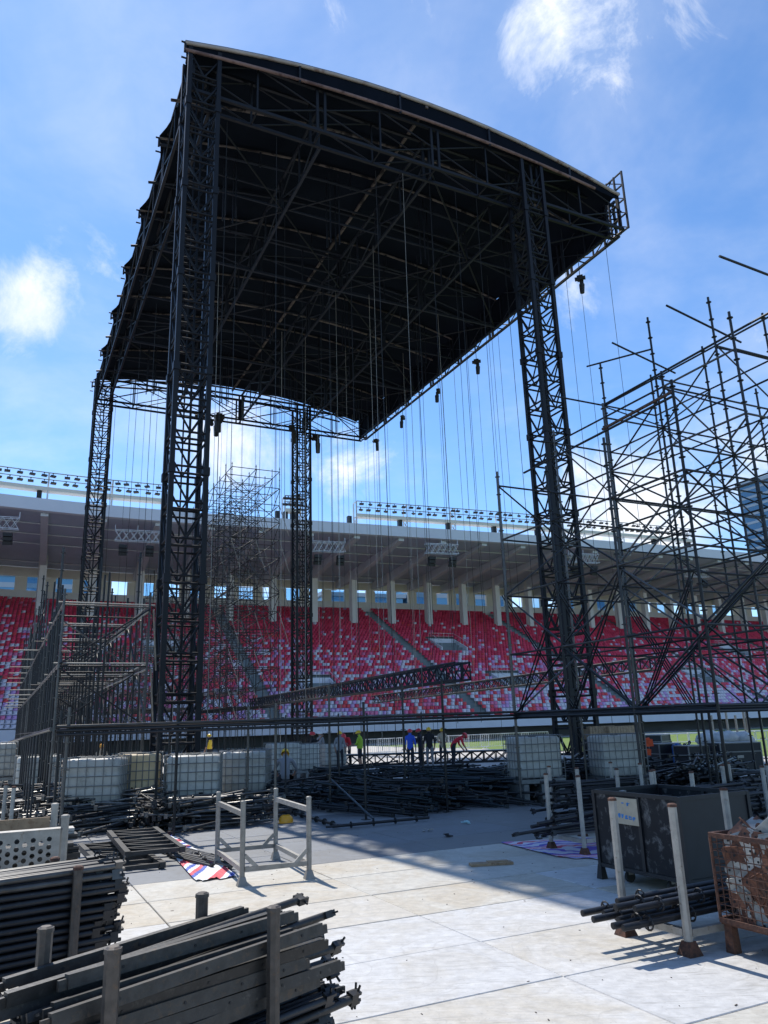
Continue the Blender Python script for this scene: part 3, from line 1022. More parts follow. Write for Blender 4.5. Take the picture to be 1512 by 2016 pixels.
for (s, t_) in spots:
    e = cl.uniform(.6, 3.2) if cl.random() < .8 else cl.uniform(4, 9)
    c = tube('hoist_chain', L(s, t_, GZ0), L(s + cl.uniform(-.12, .12), t_ + cl.uniform(-.1, .1), e), cl.choice((.011, .012, .015)), cl.choice(('speaker_black', 'speaker_black', 'galv')), None, 5)
    tag(c, 'thin hoist chain hanging down from the stage roof', 'chain', 'hoist chains hanging from the roof')


# ------------------------------------------------------------------ box trusses hung on the chains
def box_truss(p1, p2, w, label, matname='black_steel', grp=None, zlift=0):
    p1, p2 = Vector(p1), Vector(p2)
    d = p2 - p1
    ln = d.length
    t = thing('box_truss', label, 'truss', p1, 0, grp)
    t.rotation_mode = 'QUATERNION'
    t.rotation_quaternion = d.to_track_quat('X', 'Z')
    h = w / 2
    for y in (-h, h):
        for z in (-h, h):
            tube('chord', (0, y, z), (ln, y, z), .045, matname, t, 6)
    n = int(ln / (w * 1.2))
    for i in range(n):
        x0, x1 = ln * i / n, ln * (i + 1) / n
        for y in (-h, h):
            tube('brace', (x0, y, -h), (x1, y, h), .027, matname, t, 5)
            tube('brace', (x0, y, h), (x1, y, -h), .022, matname, t, 5)
            tube('upright', (x0, y, -h), (x0, y, h), .03, matname, t, 5)
        tube('brace', (x0, -h, h), (x1, h, h), .014, matname, t, 5)
        if i % 5 == 0:
            for z in (-h, h):
                tube('cross_rail', (x0, -h, z), (x0, h, z), .016, matname, t, 5)
    for x in (0, ln):
        MB().box((x, 0, 0), (.05, w * .9, .06)).box((x, 0, 0), (.05, .06, w * .9)).build('end_plate', matname, t)
    return t


box_truss(atY(911, 1321, 29), atY(497, 1385, 65), .62, 'upper of two black box trusses hung aslant before the seats', 'roof_steel', grp='hung box trusses')
box_truss(atY(1290, 1306, 40), atY(738, 1377, 75), .62, 'lower and longer black box truss hung aslant before the seats', 'roof_steel', grp='hung box trusses')
# ------------------------------------------------------------------ ring scaffolds
GS, GT, BAY, LV = 6.3, -10.2, 2.07, 1.5
_std = {}


def std_mesh(h, matname):
    k = (round(h * 2) / 2, matname)
    if k not in _std:
        m_ = MB().tube((0, 0, 0), (0, 0, k[0]), .030, 8)
        z = .35
        while z < k[0]:
            m_.tube((0, 0, z - .008), (0, 0, z + .008), .068, 8)
            z += .5
        _std[k] = m_.mesh('standard', [matname])
    return _std[k]


def scaffold(label, kk, jj, top, base=0.0, fat=1.0, led=1.0, bra=.5, mats=('scaffold_tube',), seed=1, lv0=0, grp='ring scaffolds on the site', limit=300, feet=True):
    """Standards on a 2.07 m grid, ledgers every 1.5 m, diagonals. top(k, j) = height of the standard there (0 = none)."""
    r = random.Random(seed)
    o0 = L(GS + BAY * min(kk), GT + BAY * min(jj))
    t = thing('tube_scaffold', label, 'scaffold', o0, YAW, grp)
    P = lambda k, j, z: Vector((BAY * (k - min(kk)), BAY * (j - min(jj)), z))
    mt_ = lambda: r.choice(mats)
    cnt = {'ledger': 0, 'brace': 0}
    rest = {}

    def put(name, a, b, rad, m_):
        cnt[name] += 1
        if cnt[name] <= limit:
            tube(name, a, b, rad, m_, t, 6)
        else:
            rest.setdefault((name, m_), MB()).tube(a, b, rad, 5, caps=False)
    for k in kk:
        for j in jj:
            h = top(k, j)
            if h <= 0:
                continue
            hh = round((h + r.choice((0, 0, .5))) * 2) / 2
            link('standard', std_mesh(hh, mt_()), t, P(k, j, base))
            if feet:
                link('base_plate', FOOT, t, P(k, j, base))
    for j in jj:
        for k in kk:
            for (k2, j2, ax) in ((k + 1, j, 0), (k, j + 1, 1)):
                if k2 not in kk or j2 not in jj:
                    continue
                h = min(top(k, j), top(k2, j2))
                if h <= 0:
                    continue
                l = lv0
                while True:
                    z = 2.1 + LV * l
                    if z > h - .2:
                        break
                    if r.random() < led:
                        a, b = P(k, j, z), P(k2, j2, z)
                        e = (b - a).normalized()
                        ext = 0
                        put('ledger', a - e * ext, b + e * ext, .0245 * fat, mt_())
                    if z + LV < h - .1 and r.random() < bra:
                        up = (l + k + j) % 2 == 0
                        a, b = (P(k, j, z + .05), P(k2, j2, z + LV - .05)) if up else (P(k2, j2, z + .05), P(k, j, z + LV - .05))
                        n = Vector((0, -.05, 0)) if ax == 0 else Vector((.05, 0, 0))
                        put('brace', a + n, b + n, .022 * fat, mt_())
                    l += 1
    for (name, m_), mb in rest.items():
        tag(mb.build(name, m_, t), kind='stuff')
    return t, P


FOOT = MB().box((0, 0, .006), (.16, .16, .012)).tube((0, 0, .012), (0, 0, .3), .022, 6).mesh('base_plate', ['scaffold_worn'])
# the tall one at the right
TOPS = {0: 8.2, 1: 10.0, 2: 12.4, 3: 12.4, 4: 11.0, 5: 8.2}


def top_r(k, j):
    if k == 0 and j == -1:
        return 8.2
    if k == 0 and j == 0:
        return 8.7
    if j == 0 and k >= 4:
        return 9.6
    return TOPS[k]


sc, P = scaffold('tall black tube scaffold crossing the right edge of the photo', [0, 1, 2, 3, 4, 5], [-3, -2, -1, 0], top_r, led=1.0, bra=.7,
                 mats=('scaffold_tube', 'scaffold_tube', 'black_steel', 'scaffold_worn'), seed=6)
# loose ends: tubes that stick out at the top, a rusty pair, double braces
for (a, b, r_, m_) in ((P(2, 0, 12.05) + Vector((-.55, 0, .25)), P(2, -1, 12.0), .026, 'scaffold_tube'), (P(1, -1, 11.9) + Vector((.6, 0, 0)), P(2, -1, 11.4) + Vector((.8, 0, 0)), .026, 'scaffold_tube'),
                       (P(1, -2, 11.9) + Vector((.5, 0, 0)), P(2, -2, 11.3) + Vector((1, 0, .1)), .028, 'scaffold_tube'), (P(1, -3, 11.9), P(3, -3, 11.7), .03, 'scaffold_tube'),
                       (P(0, -2, 8.2), P(0, -3, 8.25), .034, 'rust_tube'), (P(0, -1, 8.1) + Vector((0, .9, 0)), P(0, -3, 8.15), .027, 'scaffold_tube'),
                       (P(2, 0, 11.15), P(2, -3, 11.2), .03, 'scaffold_tube'), (P(1, 0, 8.1) + Vector((-.5, .1, .05)), P(2, 0, 8.1), .026, 'scaffold_tube'),
                       (P(1, 0, 9.6) + Vector((-.4, .1, .05)), P(2, 0, 9.6), .026, 'scaffold_tube'), (P(1, 0, 11.1) + Vector((.1, .1, .05)), P(2, 0, 11.1), .026, 'scaffold_tube')):
    tube('loose_tube', a, b, r_, m_, sc, 6)
for (k, j, l) in ((0, -1, 0), (1, -1, 0), (0, 0, 0), (2, 0, 0)):
    z = 2.15 + l * 1.5
    for dx in (.1, .19):
        if j - 1 >= -3:
            tube('brace', P(k, j, z) + Vector((dx, 0, 0)), P(k, j - 1, z + 3.0) + Vector((dx, 0, 0)), .019, 'scaffold_tube', sc, 6)
        if k + 1 <= 5:
            tube('brace', P(k + 1, j, z) + Vector((0, dx, 0)), P(k, j, z + 3.0) + Vector((0, dx, 0)), .018, 'scaffold_tube', sc, 6)
# heavy double rail along the lowest lift
for j in (-3, -2, -1, 0):
    for dz in (-.055, .045):
        tube('ledger', P(0, j, 2.1 + dz), P(5, j, 2.1 + dz), .03, 'black_steel', sc, 6)
for k in (0, 1, 2, 3):
    for dz in (-.055, .045):
        tube('ledger', P(k, 0, 2.12 + dz), P(k, -3, 2.12 + dz), .035, 'black_steel', sc, 6)
# low deck frame across the middle
sc, P = scaffold('low row of black scaffold posts and rails across the middle', [-5, -4, -3, -2, -1], [0, 1], lambda k, j: 2.5, led=1, bra=0, seed=9,
                 mats=('scaffold_tube', 'black_steel', 'scaffold_worn'))
for dz, m_ in ((.04, 'scaffold_worn'), (-.035, 'black_steel'), (-.11, 'black_steel')):
    tube('rail', P(-5, 0, 2.1 + dz) + Vector((-.2, -.05, 0)), P(-1, 0, 2.1 + dz) + Vector((2.1, -.05, .05)), .034, m_, sc, 6)
    tube('rail', P(-5, 1, 2.1 + dz), P(-1, 1, 2.1 + dz) + Vector((2.1, 0, .05)), .03, m_, sc, 6)
for q in (.5, 1.2, 2.6, 3.3, 3.7, 4.5):
    tube('post', P(-5, 1, 0) + Vector((q * BAY, .9, 0)), P(-5, 1, 2.3) + Vector((q * BAY, .9, 0)), .022, 'black_steel', sc, 6)
# stepped block on the left, running away beside the towers
sc, P = scaffold('dense black tube scaffold running away along the left side', [-5, -4], list(range(2, 22)), lambda k, j: 5.4 + (1.5 if j > 6 and k == -5 else 0) + (1.0 if j % 3 == 0 else 0),
                 led=1, bra=.8, seed=12, mats=('scaffold_tube', 'scaffold_tube', 'scaffold_worn', 'black_steel'))
for z in (3.6, 5.1):
    for dz in (.07, -.07):
        tube('rail', P(-4, 2, z + dz), P(-4, 16, z + dz), .026, 'galv', sc, 6)
    tube('rail', P(-5, 2, z + .06), P(-5, 21, z + .06), .03, 'scaffold_worn', sc, 6)
for j in range(2, 20):
    for z in (3.6, 5.1):
        if j % 2:
            continue
        tube('cross_tube', P(-5, j, z) + Vector((-.9 if j > 7 else -.12, .12, .08)), P(-4, j, z) + Vector((.15, .12, .08)), .022, 'galv' if j % 2 == 0 else 'scaffold_worn', sc, 6)
        if j % 3 == 0:
            tube('cross_tube', P(-5, j, z) + Vector((-.3, 1.1, .08)), P(-4, j, z) + Vector((.15, 1.1, .08)), .02, 'scaffold_tube', sc, 6)
    for (dx, dy) in ((.0, 1.03), (1.03, 0), (2.07, 1.03), (1.03, 1.03)):
        tube('upright', P(-5, j, 0) + Vector((dx, dy, 0)), P(-5, j, rnd.uniform(4.6, 7.0)) + Vector((dx, dy, 0)), .026, 'scaffold_tube', sc, 6)
    tube('raker', P(-4, j, 5.05) + Vector((.1, 0, 0)), P(-4, j, 3.6) + Vector((.45, 1.3, 0)), .022, 'galv', sc, 6)
    tube('raker', P(-4, j, 3.55) + Vector((.1, 0, 0)), P(-4, j, 2.1) + Vector((.45, 1.3, 0)), .022, 'galv', sc, 6)
tube('rail', P(-5, 2, 2.1) + Vector((-.3, -4.3, 0)), P(-5, 14, 2.0) + Vector((-.6, 0, -.3)), .04, 'scaffold_worn', sc, 6)
for q in range(14):
    tube('post', P(-5, 2, 0) + Vector((-.5, -3.5 + q * 1.4, 0)), P(-5, 2, 2.0) + Vector((-.5, -3.5 + q * 1.4, -.02 * q)), .022, 'black_steel', sc, 6)
# dense tower block behind the stage
sc, P = scaffold('tall dense scaffold block rising behind the stage, between two towers', [2, 3, 4], list(range(21, 31)), lambda k, j: 23.3 if j < 29 else 17, led=1, bra=.55, seed=15,
                 mats=('scaffold_tube', 'scaffold_tube', 'black_steel'), feet=False, fat=1.35)
for k in (2, 3, 4):
    for l in range(2, 13, 2):
        for j in (21, 23):
            tube('raker', P(k, j, 2.1 + l * 1.5), P(k, j, 2.1 + l * 1.5 - 2.6) + Vector((.9, .1, 0)), .028, 'galv', sc, 5)
sc, P = scaffold('lower dense scaffold behind the stage left of the far tower', [-2, -1, 0, 1], list(range(21, 29)), lambda k, j: 9.6 if k < 0 else 15.6, led=.9, bra=.6, seed=18,
                 mats=('scaffold_tube', 'scaffold_tube', 'scaffold_worn'), feet=False, fat=1.35)

# ------------------------------------------------------------------ stillage racks
def post_mesh(h, r, body, foot='rust', square=True):
    m_ = MB()
    n = 4 if square else 8
    ring = [(math.cos(2 * PI * (i + .5) / 8), math.sin(2 * PI * (i + .5) / 8)) for i in range(8)]

    def prism(z0, z1, r0, r1, mi):
        vs = [(x * r0, y * r0, z0) for x, y in ring] + [(x * r1, y * r1, z1) for x, y in ring]
        m_.add(vs, [(i, (i + 1) % 8, 8 + (i + 1) % 8, 8 + i) for i in range(8)] + [tuple(range(7, -1, -1)), tuple(range(8, 16))], mi)
    prism(.10, h - .03, r, r, 0)
    prism(h - .03, h - .008, r * 1.14, r * 1.10, 1)
    prism(h - .008, h, r * 1.0, r * .7, 1)
    m_.box((0, 0, .055), (r * 3.8, r * 3.8, .11), 1, None, .55)
    return m_.mesh('post', [body, foot])


def rack(label, c, rot, w, d, h, body='galv', foot='rust', r=.036, toprail=(), botz=.2, gusset=True, cat='rack', grp='stillage racks', z0=0.0):
    t = thing('stillage_rack', label, cat, (c[0], c[1], z0), rot, grp)
    pm = post_mesh(h, r, body, foot)
    xs, ys = (-w / 2, w / 2), (-d / 2, d / 2)
    for x in xs:
        for y in ys:
            link('post', pm, t, (x, y, 0))
    q = r * .9
    for y in ys:
        MB().beam((-w / 2 + q, y, botz), (w / 2 - q, y, botz), .05, .06).build('bottom_rail', body, t)
        if gusset:
            for s in (-1, 1):
                MB().beam((s * (w / 2 - q), y, botz + .17), (s * (w / 2 - .2), y, botz + .01), .04, .05).build('gusset', body, t)
    for x in xs:
        MB().beam((x, -d / 2 + q, botz), (x, d / 2 - q, botz), .05, .06).build('bottom_rail', body, t)
    for k in toprail:
        if k in 'lr':
            x = xs[0] if k == 'l' else xs[1]
            MB().beam((x, -d / 2 + q, h - .17), (x, d / 2 - q, h - .17), .05, .065).build('top_rail', body, t)
        else:
            y = ys[0] if k == 'f' else ys[1]
            MB().beam((-w / 2 + q, y, h - .17), (w / 2 - q, y, h - .17), .05, .065).build('top_rail', body, t)
    return t


def Ls(s, t):
    p = L(s, t)
    return (p.x, p.y)


rack('empty pale steel rack standing alone on the lit boards', Ls(-1.66, -14.85), YAW - .07, .92, 1.85, 1.06, 'galv', 'galv', toprail='lr')


# tubes and bars that fill the racks and the heaps, one mesh per kind
def ledger_mesh(ln, matname, r=.0245):
    m_ = MB().tube((-ln / 2 + .05, 0, 0), (ln / 2 - .05, 0, 0), r, 8)
    for s in (-1, 1):
        x = s * (ln / 2 - .03)
        m_.box((x, 0, 0), (.06, .045, .075)).box((x + s * .03, 0, .028), (.05, .04, .018)).box((x + s * .03, 0, -.028), (.05, .04, .018))
        m_.box((x + s * .028, 0, .0), (.010, .012, .15), rot=Matrix.Rotation(.25, 3, 'Y'))
    return m_.mesh('ledger_tube', [matname])


def standard_mesh(ln, matname):
    m_ = MB().tube((-ln / 2, 0, 0), (ln / 2, 0, 0), .030, 8)
    x = -ln / 2 + .3
    while x < ln / 2:
        m_.tube((x - .006, 0, 0), (x + .006, 0, 0), .066, 8)
        x += .5
    m_.tube((ln / 2, 0, 0), (ln / 2 + .14, 0, 0), .022, 8)
    return m_.mesh('standard_tube', [matname])


def flat_mesh(ln, matname, w=.066, th=.042):
    m_ = MB().box((0, 0, 0), (ln, th, w))
    b = .004
    for x in (-ln * .3, 0, ln * .22, ln * .4):
        m_.tube((x, -th / 2 - .001, 0), (x, -th / 2 - .004, 0), .008, 8, 1)
        m_.tube((x, th / 2 + .001, 0), (x, th / 2 + .004, 0), .008, 8, 1)
    for s in (-1, 1):
        m_.box((s * (ln / 2 + .02), 0, -.01), (.05, .02, .05))
    return m_.mesh('steel_bar', [matname, 'speaker_black'])


LED = {(l, k): ledger_mesh(l, k) for l in (1.5, 2.0, 2.6) for k in ('black_steel', 'scaffold_worn', 'teal_sheen_tube', 'bar_steel', 'galv_tube')}
STD = {(l, k): standard_mesh(l, k) for l in (2.0, 3.0) for k in ('black_steel', 'scaffold_worn', 'teal_sheen_tube', 'galv_tube')}
FLAT = {(l, k): flat_mesh(l, k) for l in (1.7, 1.5) for k in ('bar_steel', 'bar_worn')}


def lay(name, me, p, d, label, cat, group, roll=None):
    o = link(name, me)
    place_dir(o, p, d, rnd.uniform(0, 6.28) if roll is None else roll)
    tag(o, label, cat, group)
    return o


# foreground stack: bars in a rack of brown posts
F_L, F_R, B_R, B_L = Vector((-1.40, 4.21, 0)), Vector((-.72, 4.98, 0)), Vector((-1.26, 5.41, 0)), Vector((-1.92, 4.63, 0))
fc = (F_L + F_R + B_R + B_L) / 4
fe = ((F_R - F_L) + (B_R - B_L)).normalized()
frot = math.atan2(fe.y, fe.x)
fn = Vector((-fe.y, fe.x, 0))
rack('brown post rack holding the stack of black bars in the foreground', (fc.x, fc.y), frot, 1.03, .70, .99, 'brown_post', 'brown_post', r=.040, botz=.12, gusset=False)
fr = random.Random(8)
ORD = ('front', 'second', 'third', 'fourth', 'fifth', 'sixth', 'seventh', 'eighth', 'ninth', 'tenth')
LAY = ('lowest', 'second', 'third', 'fourth', 'fifth', 'top')
z = .18
for lay_i in range(4):
    for q in range(10):
        y = -.27 + q * .06
        p = fc + fn * y + fe * (.12 + fr.uniform(-.16, .24)) + Vector((0, 0, z))
        d = fe + fn * fr.uniform(-.03, .03) + Vector((0, 0, fr.uniform(-.015, .02)))
        lay('ledger_tube', LED[(2.0, fr.choice(('black_steel', 'bar_steel')))], p, d, 'black round tube low in the foreground bar stack', 'tube', 'round tubes in the foreground stack')
    z += .058
for lay_i in range(6):
    for q in range(6):
        if lay_i == 5 and q < 2:
            continue
        y = -.26 + q * .098 + fr.uniform(-.012, .012)
        p = fc + fn * y + fe * (.10 + fr.uniform(-.16, .16)) + Vector((0, 0, z + .05 + fr.uniform(-.004, .012)))
        d = fe + fn * (fr.uniform(-.05, .03)) + Vector((0, 0, fr.uniform(-.02, .02) + .007 * lay_i))
        if fr.random() < .66 or (q == 0 and lay_i % 3):
            lay('steel_bar', FLAT[(1.7 if fr.random() < .6 else 1.5, 'bar_steel' if fr.random() < .7 else 'bar_worn')], p, d, 'dark flat bar, %s in, %s flat layer of the foreground stack' % (ORD[q], LAY[lay_i]), 'steel bar', 'flat bars in the foreground stack', fr.uniform(-.12, .12) + (PI / 2 if fr.random() < .15 else 0))
        else:
            lay('ledger_tube', LED[(2.0, 'bar_steel')], p + fe * .2, d, 'round tube among flat bars, %s in, %s layer of the foreground stack' % (ORD[q], LAY[lay_i]), 'tube', 'round tubes among the foreground bars')
    z += .068
# a loose tie on the front right post
o = MB().ring((0, 0, 0), (0, .2, 1), .055, .004, 10).tube((.05, 0, 0), (.14, -.06, -.08), .004, 5).tube((.05, 0, 0), (.1, -.1, .04), .003, 5).build('tie_string', 'rope', None, (F_R.x, F_R.y, .30))
tag(o, 'pale string tied round the front post of the foreground stack', 'string')

# rack of hooked tubes behind it on the left
pr, pl = at(242, 1690, 1.0), at(0, 1722, 1.0)
ce = (pr - pl)
ce.z = 0
ce.normalize()
cn = Vector((-ce.y, ce.x, 0))
cr = random.Random(13)
rack('dark rack of hooked tubes cut by the left edge', tuple((pr - ce * 1.0 + cn * .25)[:2]), math.atan2(ce.y, ce.x), 1.25, .62, 1.0, 'brown_post', 'rust', r=.036, botz=.12, gusset=False)
for l in range(14):
    for q in range(8):
        if q > 2 and l < 12:
            continue
        p = pr - ce * (1.05 + cr.uniform(-.09, .12)) + cn * (q * .064 + cr.uniform(-.008, .008))
        p.z = .19 + l * .058
        lay('ledger_tube', LED[(2.0, 'black_steel' if q or l < 12 else 'scaffold_worn')], p, ce + Vector((0, 0, cr.uniform(-.01, .012))), ('black hooked tube in the front column of the left rack, number %s from the floor' % ('one', 'two', 'three', 'four', 'five', 'six', 'seven', 'eight', 'nine', 'ten', 'eleven', 'twelve', 'thirteen', 'fourteen')[l] if q == 0 else 'black hooked tube behind the front column of the left rack'), 'tube', 'hooked tubes in the left rack', cr.uniform(-.3, .3))

# perforated crate with planks at the left edge
def perforated(w, h, m, n, hole):
    """Sheet w x h with m x n staggered round holes cut through it."""
    mb = MB()
    cw = (w - .12) / m
    ch = (h - .10) / (n + .5)
    top, bot = h / 2, -h / 2
    for i in range(m):
        x0 = -w / 2 + .06 + i * cw
        off = (i % 2) * ch * .5
        zs = bot + .05 + off
        if off > 0:
            mb.add([(x0, 0, bot + .05), (x0 + cw, 0, bot + .05), (x0 + cw, 0, zs), (x0, 0, zs)], [(0, 1, 2, 3)])
        for j in range(n):
            z0_, z1_ = zs + j * ch, zs + (j + 1) * ch
            c = (x0 + cw / 2, (z0_ + z1_) / 2)
            sq = [(x0, z0_), (c[0], z0_), (x0 + cw, z0_), (x0 + cw, c[1]), (x0 + cw, z1_), (c[0], z1_), (x0, z1_), (x0, c[1])]
            ci = [(c[0] + hole * math.cos(a), c[1] + hole * math.sin(a)) for a in [(-.75 + .25 * k) * PI for k in range(8)]]
            vs = [(x, 0, z) for x, z in sq] + [(x, 0, z) for x, z in ci]
            mb.add(vs, [(k, (k + 1) % 8, 8 + (k + 1) % 8, 8 + k) for k in range(8)])
        ze = zs + n * ch
        mb.add([(x0, 0, ze), (x0 + cw, 0, ze), (x0 + cw, 0, top - .0), (x0, 0, top - .0)], [(0, 1, 2, 3)])
    for (xa, xb, za, zb) in ((-w / 2, -w / 2 + .06, bot, top), (w / 2 - .06, w / 2, bot, top), (-w / 2 + .06, w / 2 - .06, bot, bot + .05)):
        mb.add([(xa, 0, za), (xb, 0, za), (xb, 0, zb), (xa, 0, zb)], [(0, 1, 2, 3)])
    mb.box((0, .012, top), (w, .03, .012))
    return mb


cc = L(-5.55, -16.9)
cr_t = rack('pale grey perforated steel crate of planks at the left edge', (cc.x, cc.y), YAW, 1.95, 1.55, 1.22, 'galv', 'galv', r=.040, botz=.2, gusset=False, cat='crate', grp='crates on the site')
perforated(1.87, .78, 24, 9, .024).build('perforated_panel', 'galv', cr_t, (0, -.81, .70))
MB().box((0, 0, 0), (1.86, .03, .22)).build('rear_panel', 'timber', cr_t, (0, .78, .96))
for q in range(13):
    o = MB().box((0, 0, 0), (2.0, .24, .04)).box((0, -.115, -.02), (2.0, .01, .03)).box((0, .115, -.02), (2.0, .01, .03)).build('steel_plank', 'bar_steel' if q < 12 else 'plate_grey')
    p = L(-5.55 + rnd.uniform(.12, .24), -16.75 + rnd.uniform(-.2, .2), .27 + q * .058)
    o.location = p
    o.rotation_euler = (0, 0, YAW + rnd.uniform(-.02, .02))
    tag(o, 'dark steel plank stacked in the perforated crate', 'plank', 'planks in the perforated crate')

# racks of tubes further back on the left
for k, (s, t_, lab) in enumerate(((-6.9, -12.2, 'tube rack at the left edge in front of the far heaps'), (-5.8, -9.9, 'tube rack on the left just before the first white tote'))):
    p = L(s, t_)
    rack(lab, (p.x, p.y), YAW + .12, 1.7, 1.0, 1.12, 'galv', 'rust', botz=.2)


def heap(px_, py_, ang, n, ln, wid, hgt, label, group, kinds, seed, tilt=0.0, z0=0.0, sp=None, jit=.10):
    """Loose tubes in rough layers; each lies on the layer below."""
    r = random.Random(seed)
    c = at(px_, py_, 0) if sp is None else L(*sp)
    d0 = EU * math.cos(ang) + EV * math.sin(ang)
    nn = Vector((-d0.y, d0.x, 0))
    if sp is None:
        heap_fill(c, d0, nn, max(40, int(n * 1.4)), ln, wid, hgt, kinds, random.Random(seed + 500), tilt, jit)
    layers = max(1, int(hgt / .054))
    per = max(2, int(round(n / layers)))
    for l in range(layers):
        f = 1 - .5 * l / layers
        for q in range(per):
            y = (q + .5 + r.uniform(-.35, .35)) / per * 2 - 1
            kind = r.choice(kinds)
            me = LED[(r.choice((1.5, 2.0, 2.6)) if ln < 2.5 else r.choice((2.0, 2.6)), kind)] if (kind == 'bar_steel' or r.random() < .6) else STD[(2.0 if ln < 2.5 else r.choice((2.0, 3.0)), kind)]
            d = d0 + nn * r.gauss(0, jit) + Vector((0, 0, tilt + r.gauss(0, .03)))
            p = c + nn * (y * wid * f) + d0 * r.gauss(0, ln * .09) + Vector((0, 0, z0 + .06 + l * .054 + r.uniform(0, .02)))
            p.z = max(p.z, .04 + abs(d.z) * 1.05)
            nm = ('worn_' if kinds is WN else 'scaffold_') + ('standard' if me.name.startswith('standard') else 'ledger')
            lay(nm, me, p, d, label, 'tube', group)


FILL = {}


def heap_fill(c, d0, nn, n, ln, wid, hgt, kinds, r, tilt, jit):
    for _ in range(n):
        y = r.uniform(-1.35, 1.35)
        z = .03 + max(0, hgt * 1.2 * (1 - (y / 1.4) ** 2)) * r.random() ** .6
        d = (d0 + nn * r.gauss(0, jit * 2.2) + Vector((0, 0, tilt * .6 + r.gauss(0, .06)))).normalized()
        l_ = r.choice((1.5, 2.0, 2.6)) if ln < 2.5 else r.choice((2.0, 2.6, 3.0))
        p = c + nn * (y * wid) + d0 * r.gauss(0, ln * .14)
        p.z = max(z, .03 + abs(d.z) * l_ / 2)
        k = r.choice(kinds)
        m_ = FILL.setdefault(k, MB())
        m_.tube(p - d * l_ / 2, p + d * l_ / 2, .0255, 7)
        for e in (-1, 1):
            m_.box(p + d * (e * (l_ / 2 - .03)), (.07, .07, .09), 0, Matrix.Rotation(r.uniform(0, 3), 3, 'Z'))
        if r.random() < .3:
            for q in range(4):
                x = -l_ / 2 + l_ * (q + .5) / 4
                m_.tube(p + d * (x - .006), p + d * (x + .006), .064, 7)


BK = ('black_steel', 'black_steel', 'black_steel', 'teal_sheen_tube')
WN = ('scaffold_worn', 'black_steel', 'scaffold_worn', 'galv_tube')
heap(590, 1590, -1.25, 34, 2.4, 1.1, .55, 'black scaffold tube in the heap before the crouching man', 'tubes heaped before the crouching man', BK, 1, .04)
heap(775, 1592, -.95, 44, 2.6, 1.2, .55, 'black scaffold tube in the heap left of the standing men', 'tubes heaped left of the standing men', ('teal_sheen_tube', 'black_steel', 'black_steel'), 2, -.05)
heap(925, 1575, -.9, 44, 2.6, 1.2, .62, 'sheen-tinted black scaffold tube in the heap under the standing men', 'tubes heaped under the standing men', ('teal_sheen_tube', 'teal_sheen_tube', 'black_steel'), 3, -.06)
heap(1075, 1565, -.2, 34, 2.6, 1.0, .55, 'black scaffold tube in the heap before the right-hand totes', 'tubes heaped before the right totes', BK, 4, .03)
heap(1220, 1562, .05, 40, 2.6, .9, .75, 'black scaffold tube stacked behind the black mesh cage', 'tubes stacked behind the black cage', BK, 5, .02, jit=.12)
heap(1400, 1562, .3, 42, 2.6, 1.0, .78, 'black scaffold tube heaped before the dark flight cases', 'tubes heaped before the flight cases', BK, 6, .03, jit=.2)
heap(1330, 1520, .9, 16, 2.6, 1.5, .5, 'black scaffold tube leaning across the heap by the flight cases', 'tubes leaning by the flight cases', BK, 16, .16, z0=.3, jit=.35)
heap(295, 1628, -1.5, 34, 1.6, .42, .50, 'black tube bundled with its end to the camera beside the totes', 'tubes bundled end-on beside the totes', ('black_steel', 'bar_steel'), 7, .02, jit=.04)
heap(285, 1580, -1.45, 24, 1.6, .42, .62, 'black tube in the rear bundle leaning on the amber tote', 'tubes bundled before the amber tote', ('black_steel',), 8, .05, z0=.1, jit=.05)
heap(205, 1630, .1, 44, 2.0, .8, .58, 'worn shiny tube in the heap before the first white tote', 'shiny tubes before the first tote', WN, 9, .03, jit=.16)
heap(405, 1625, -.1, 34, 2.0, .7, .52, 'worn tube in the heap in front of the second white tote', 'worn tubes before the second tote', WN, 10, .05, jit=.2)
heap(70, 1605, .25, 46, 2.0, 1.2, .65, 'shiny worn tube in the big heap at the left edge', 'shiny tubes heaped at the left edge', WN, 11, .02, jit=.14)
heap(60, 1552, .1, 30, 2.6, 1.3, .6, 'tube in the far heap behind the left rack posts', 'tubes in the far left heap', WN, 12, .03, jit=.25)
heap(490, 1600, -.2, 28, 2.0, .8, .36, 'worn tube in the low heap behind the empty rack', 'worn tubes behind the empty rack', WN, 14, .04, jit=.25)
heap(690, 1556, -.7, 10, 2.6, 1.3, .62, 'black scaffold tube in the rear heap behind the leaning tube', 'tubes in the rear middle heap', BK, 17, .03, jit=.2)
heap(845, 1556, -.5, 10, 2.6, 1.3, .6, 'black scaffold tube in the rear heap at the feet of the men', 'tubes at the feet of the men', BK, 18, .05, jit=.3)
heap(1000, 1548, .1, 10, 2.6, 1.3, .6, 'black scaffold tube in the rear heap left of the right totes', 'tubes left of the right totes', BK, 19, .05, jit=.3)
heap(1150, 1545, .3, 10, 2.6, 1.2, .66, 'black scaffold tube piled round the right tower foot', 'tubes round the right tower foot', BK, 20, .08, jit=.3)
heap(130, 1618, .3, 10, 2.0, .7, .5, 'worn tube piled against the first white tote', 'worn tubes against the first tote', WN, 21, .04, jit=.3)
heap(350, 1620, .2, 10, 2.0, .6, .5, 'worn tube piled against the second white tote', 'worn tubes against the second tote', WN, 22, .06, jit=.3)
heap(480, 1566, -.3, 10, 2.0, .9, .5, 'black tube piled against the greyish tote', 'tubes against the greyish tote', BK, 23, .05, jit=.3)
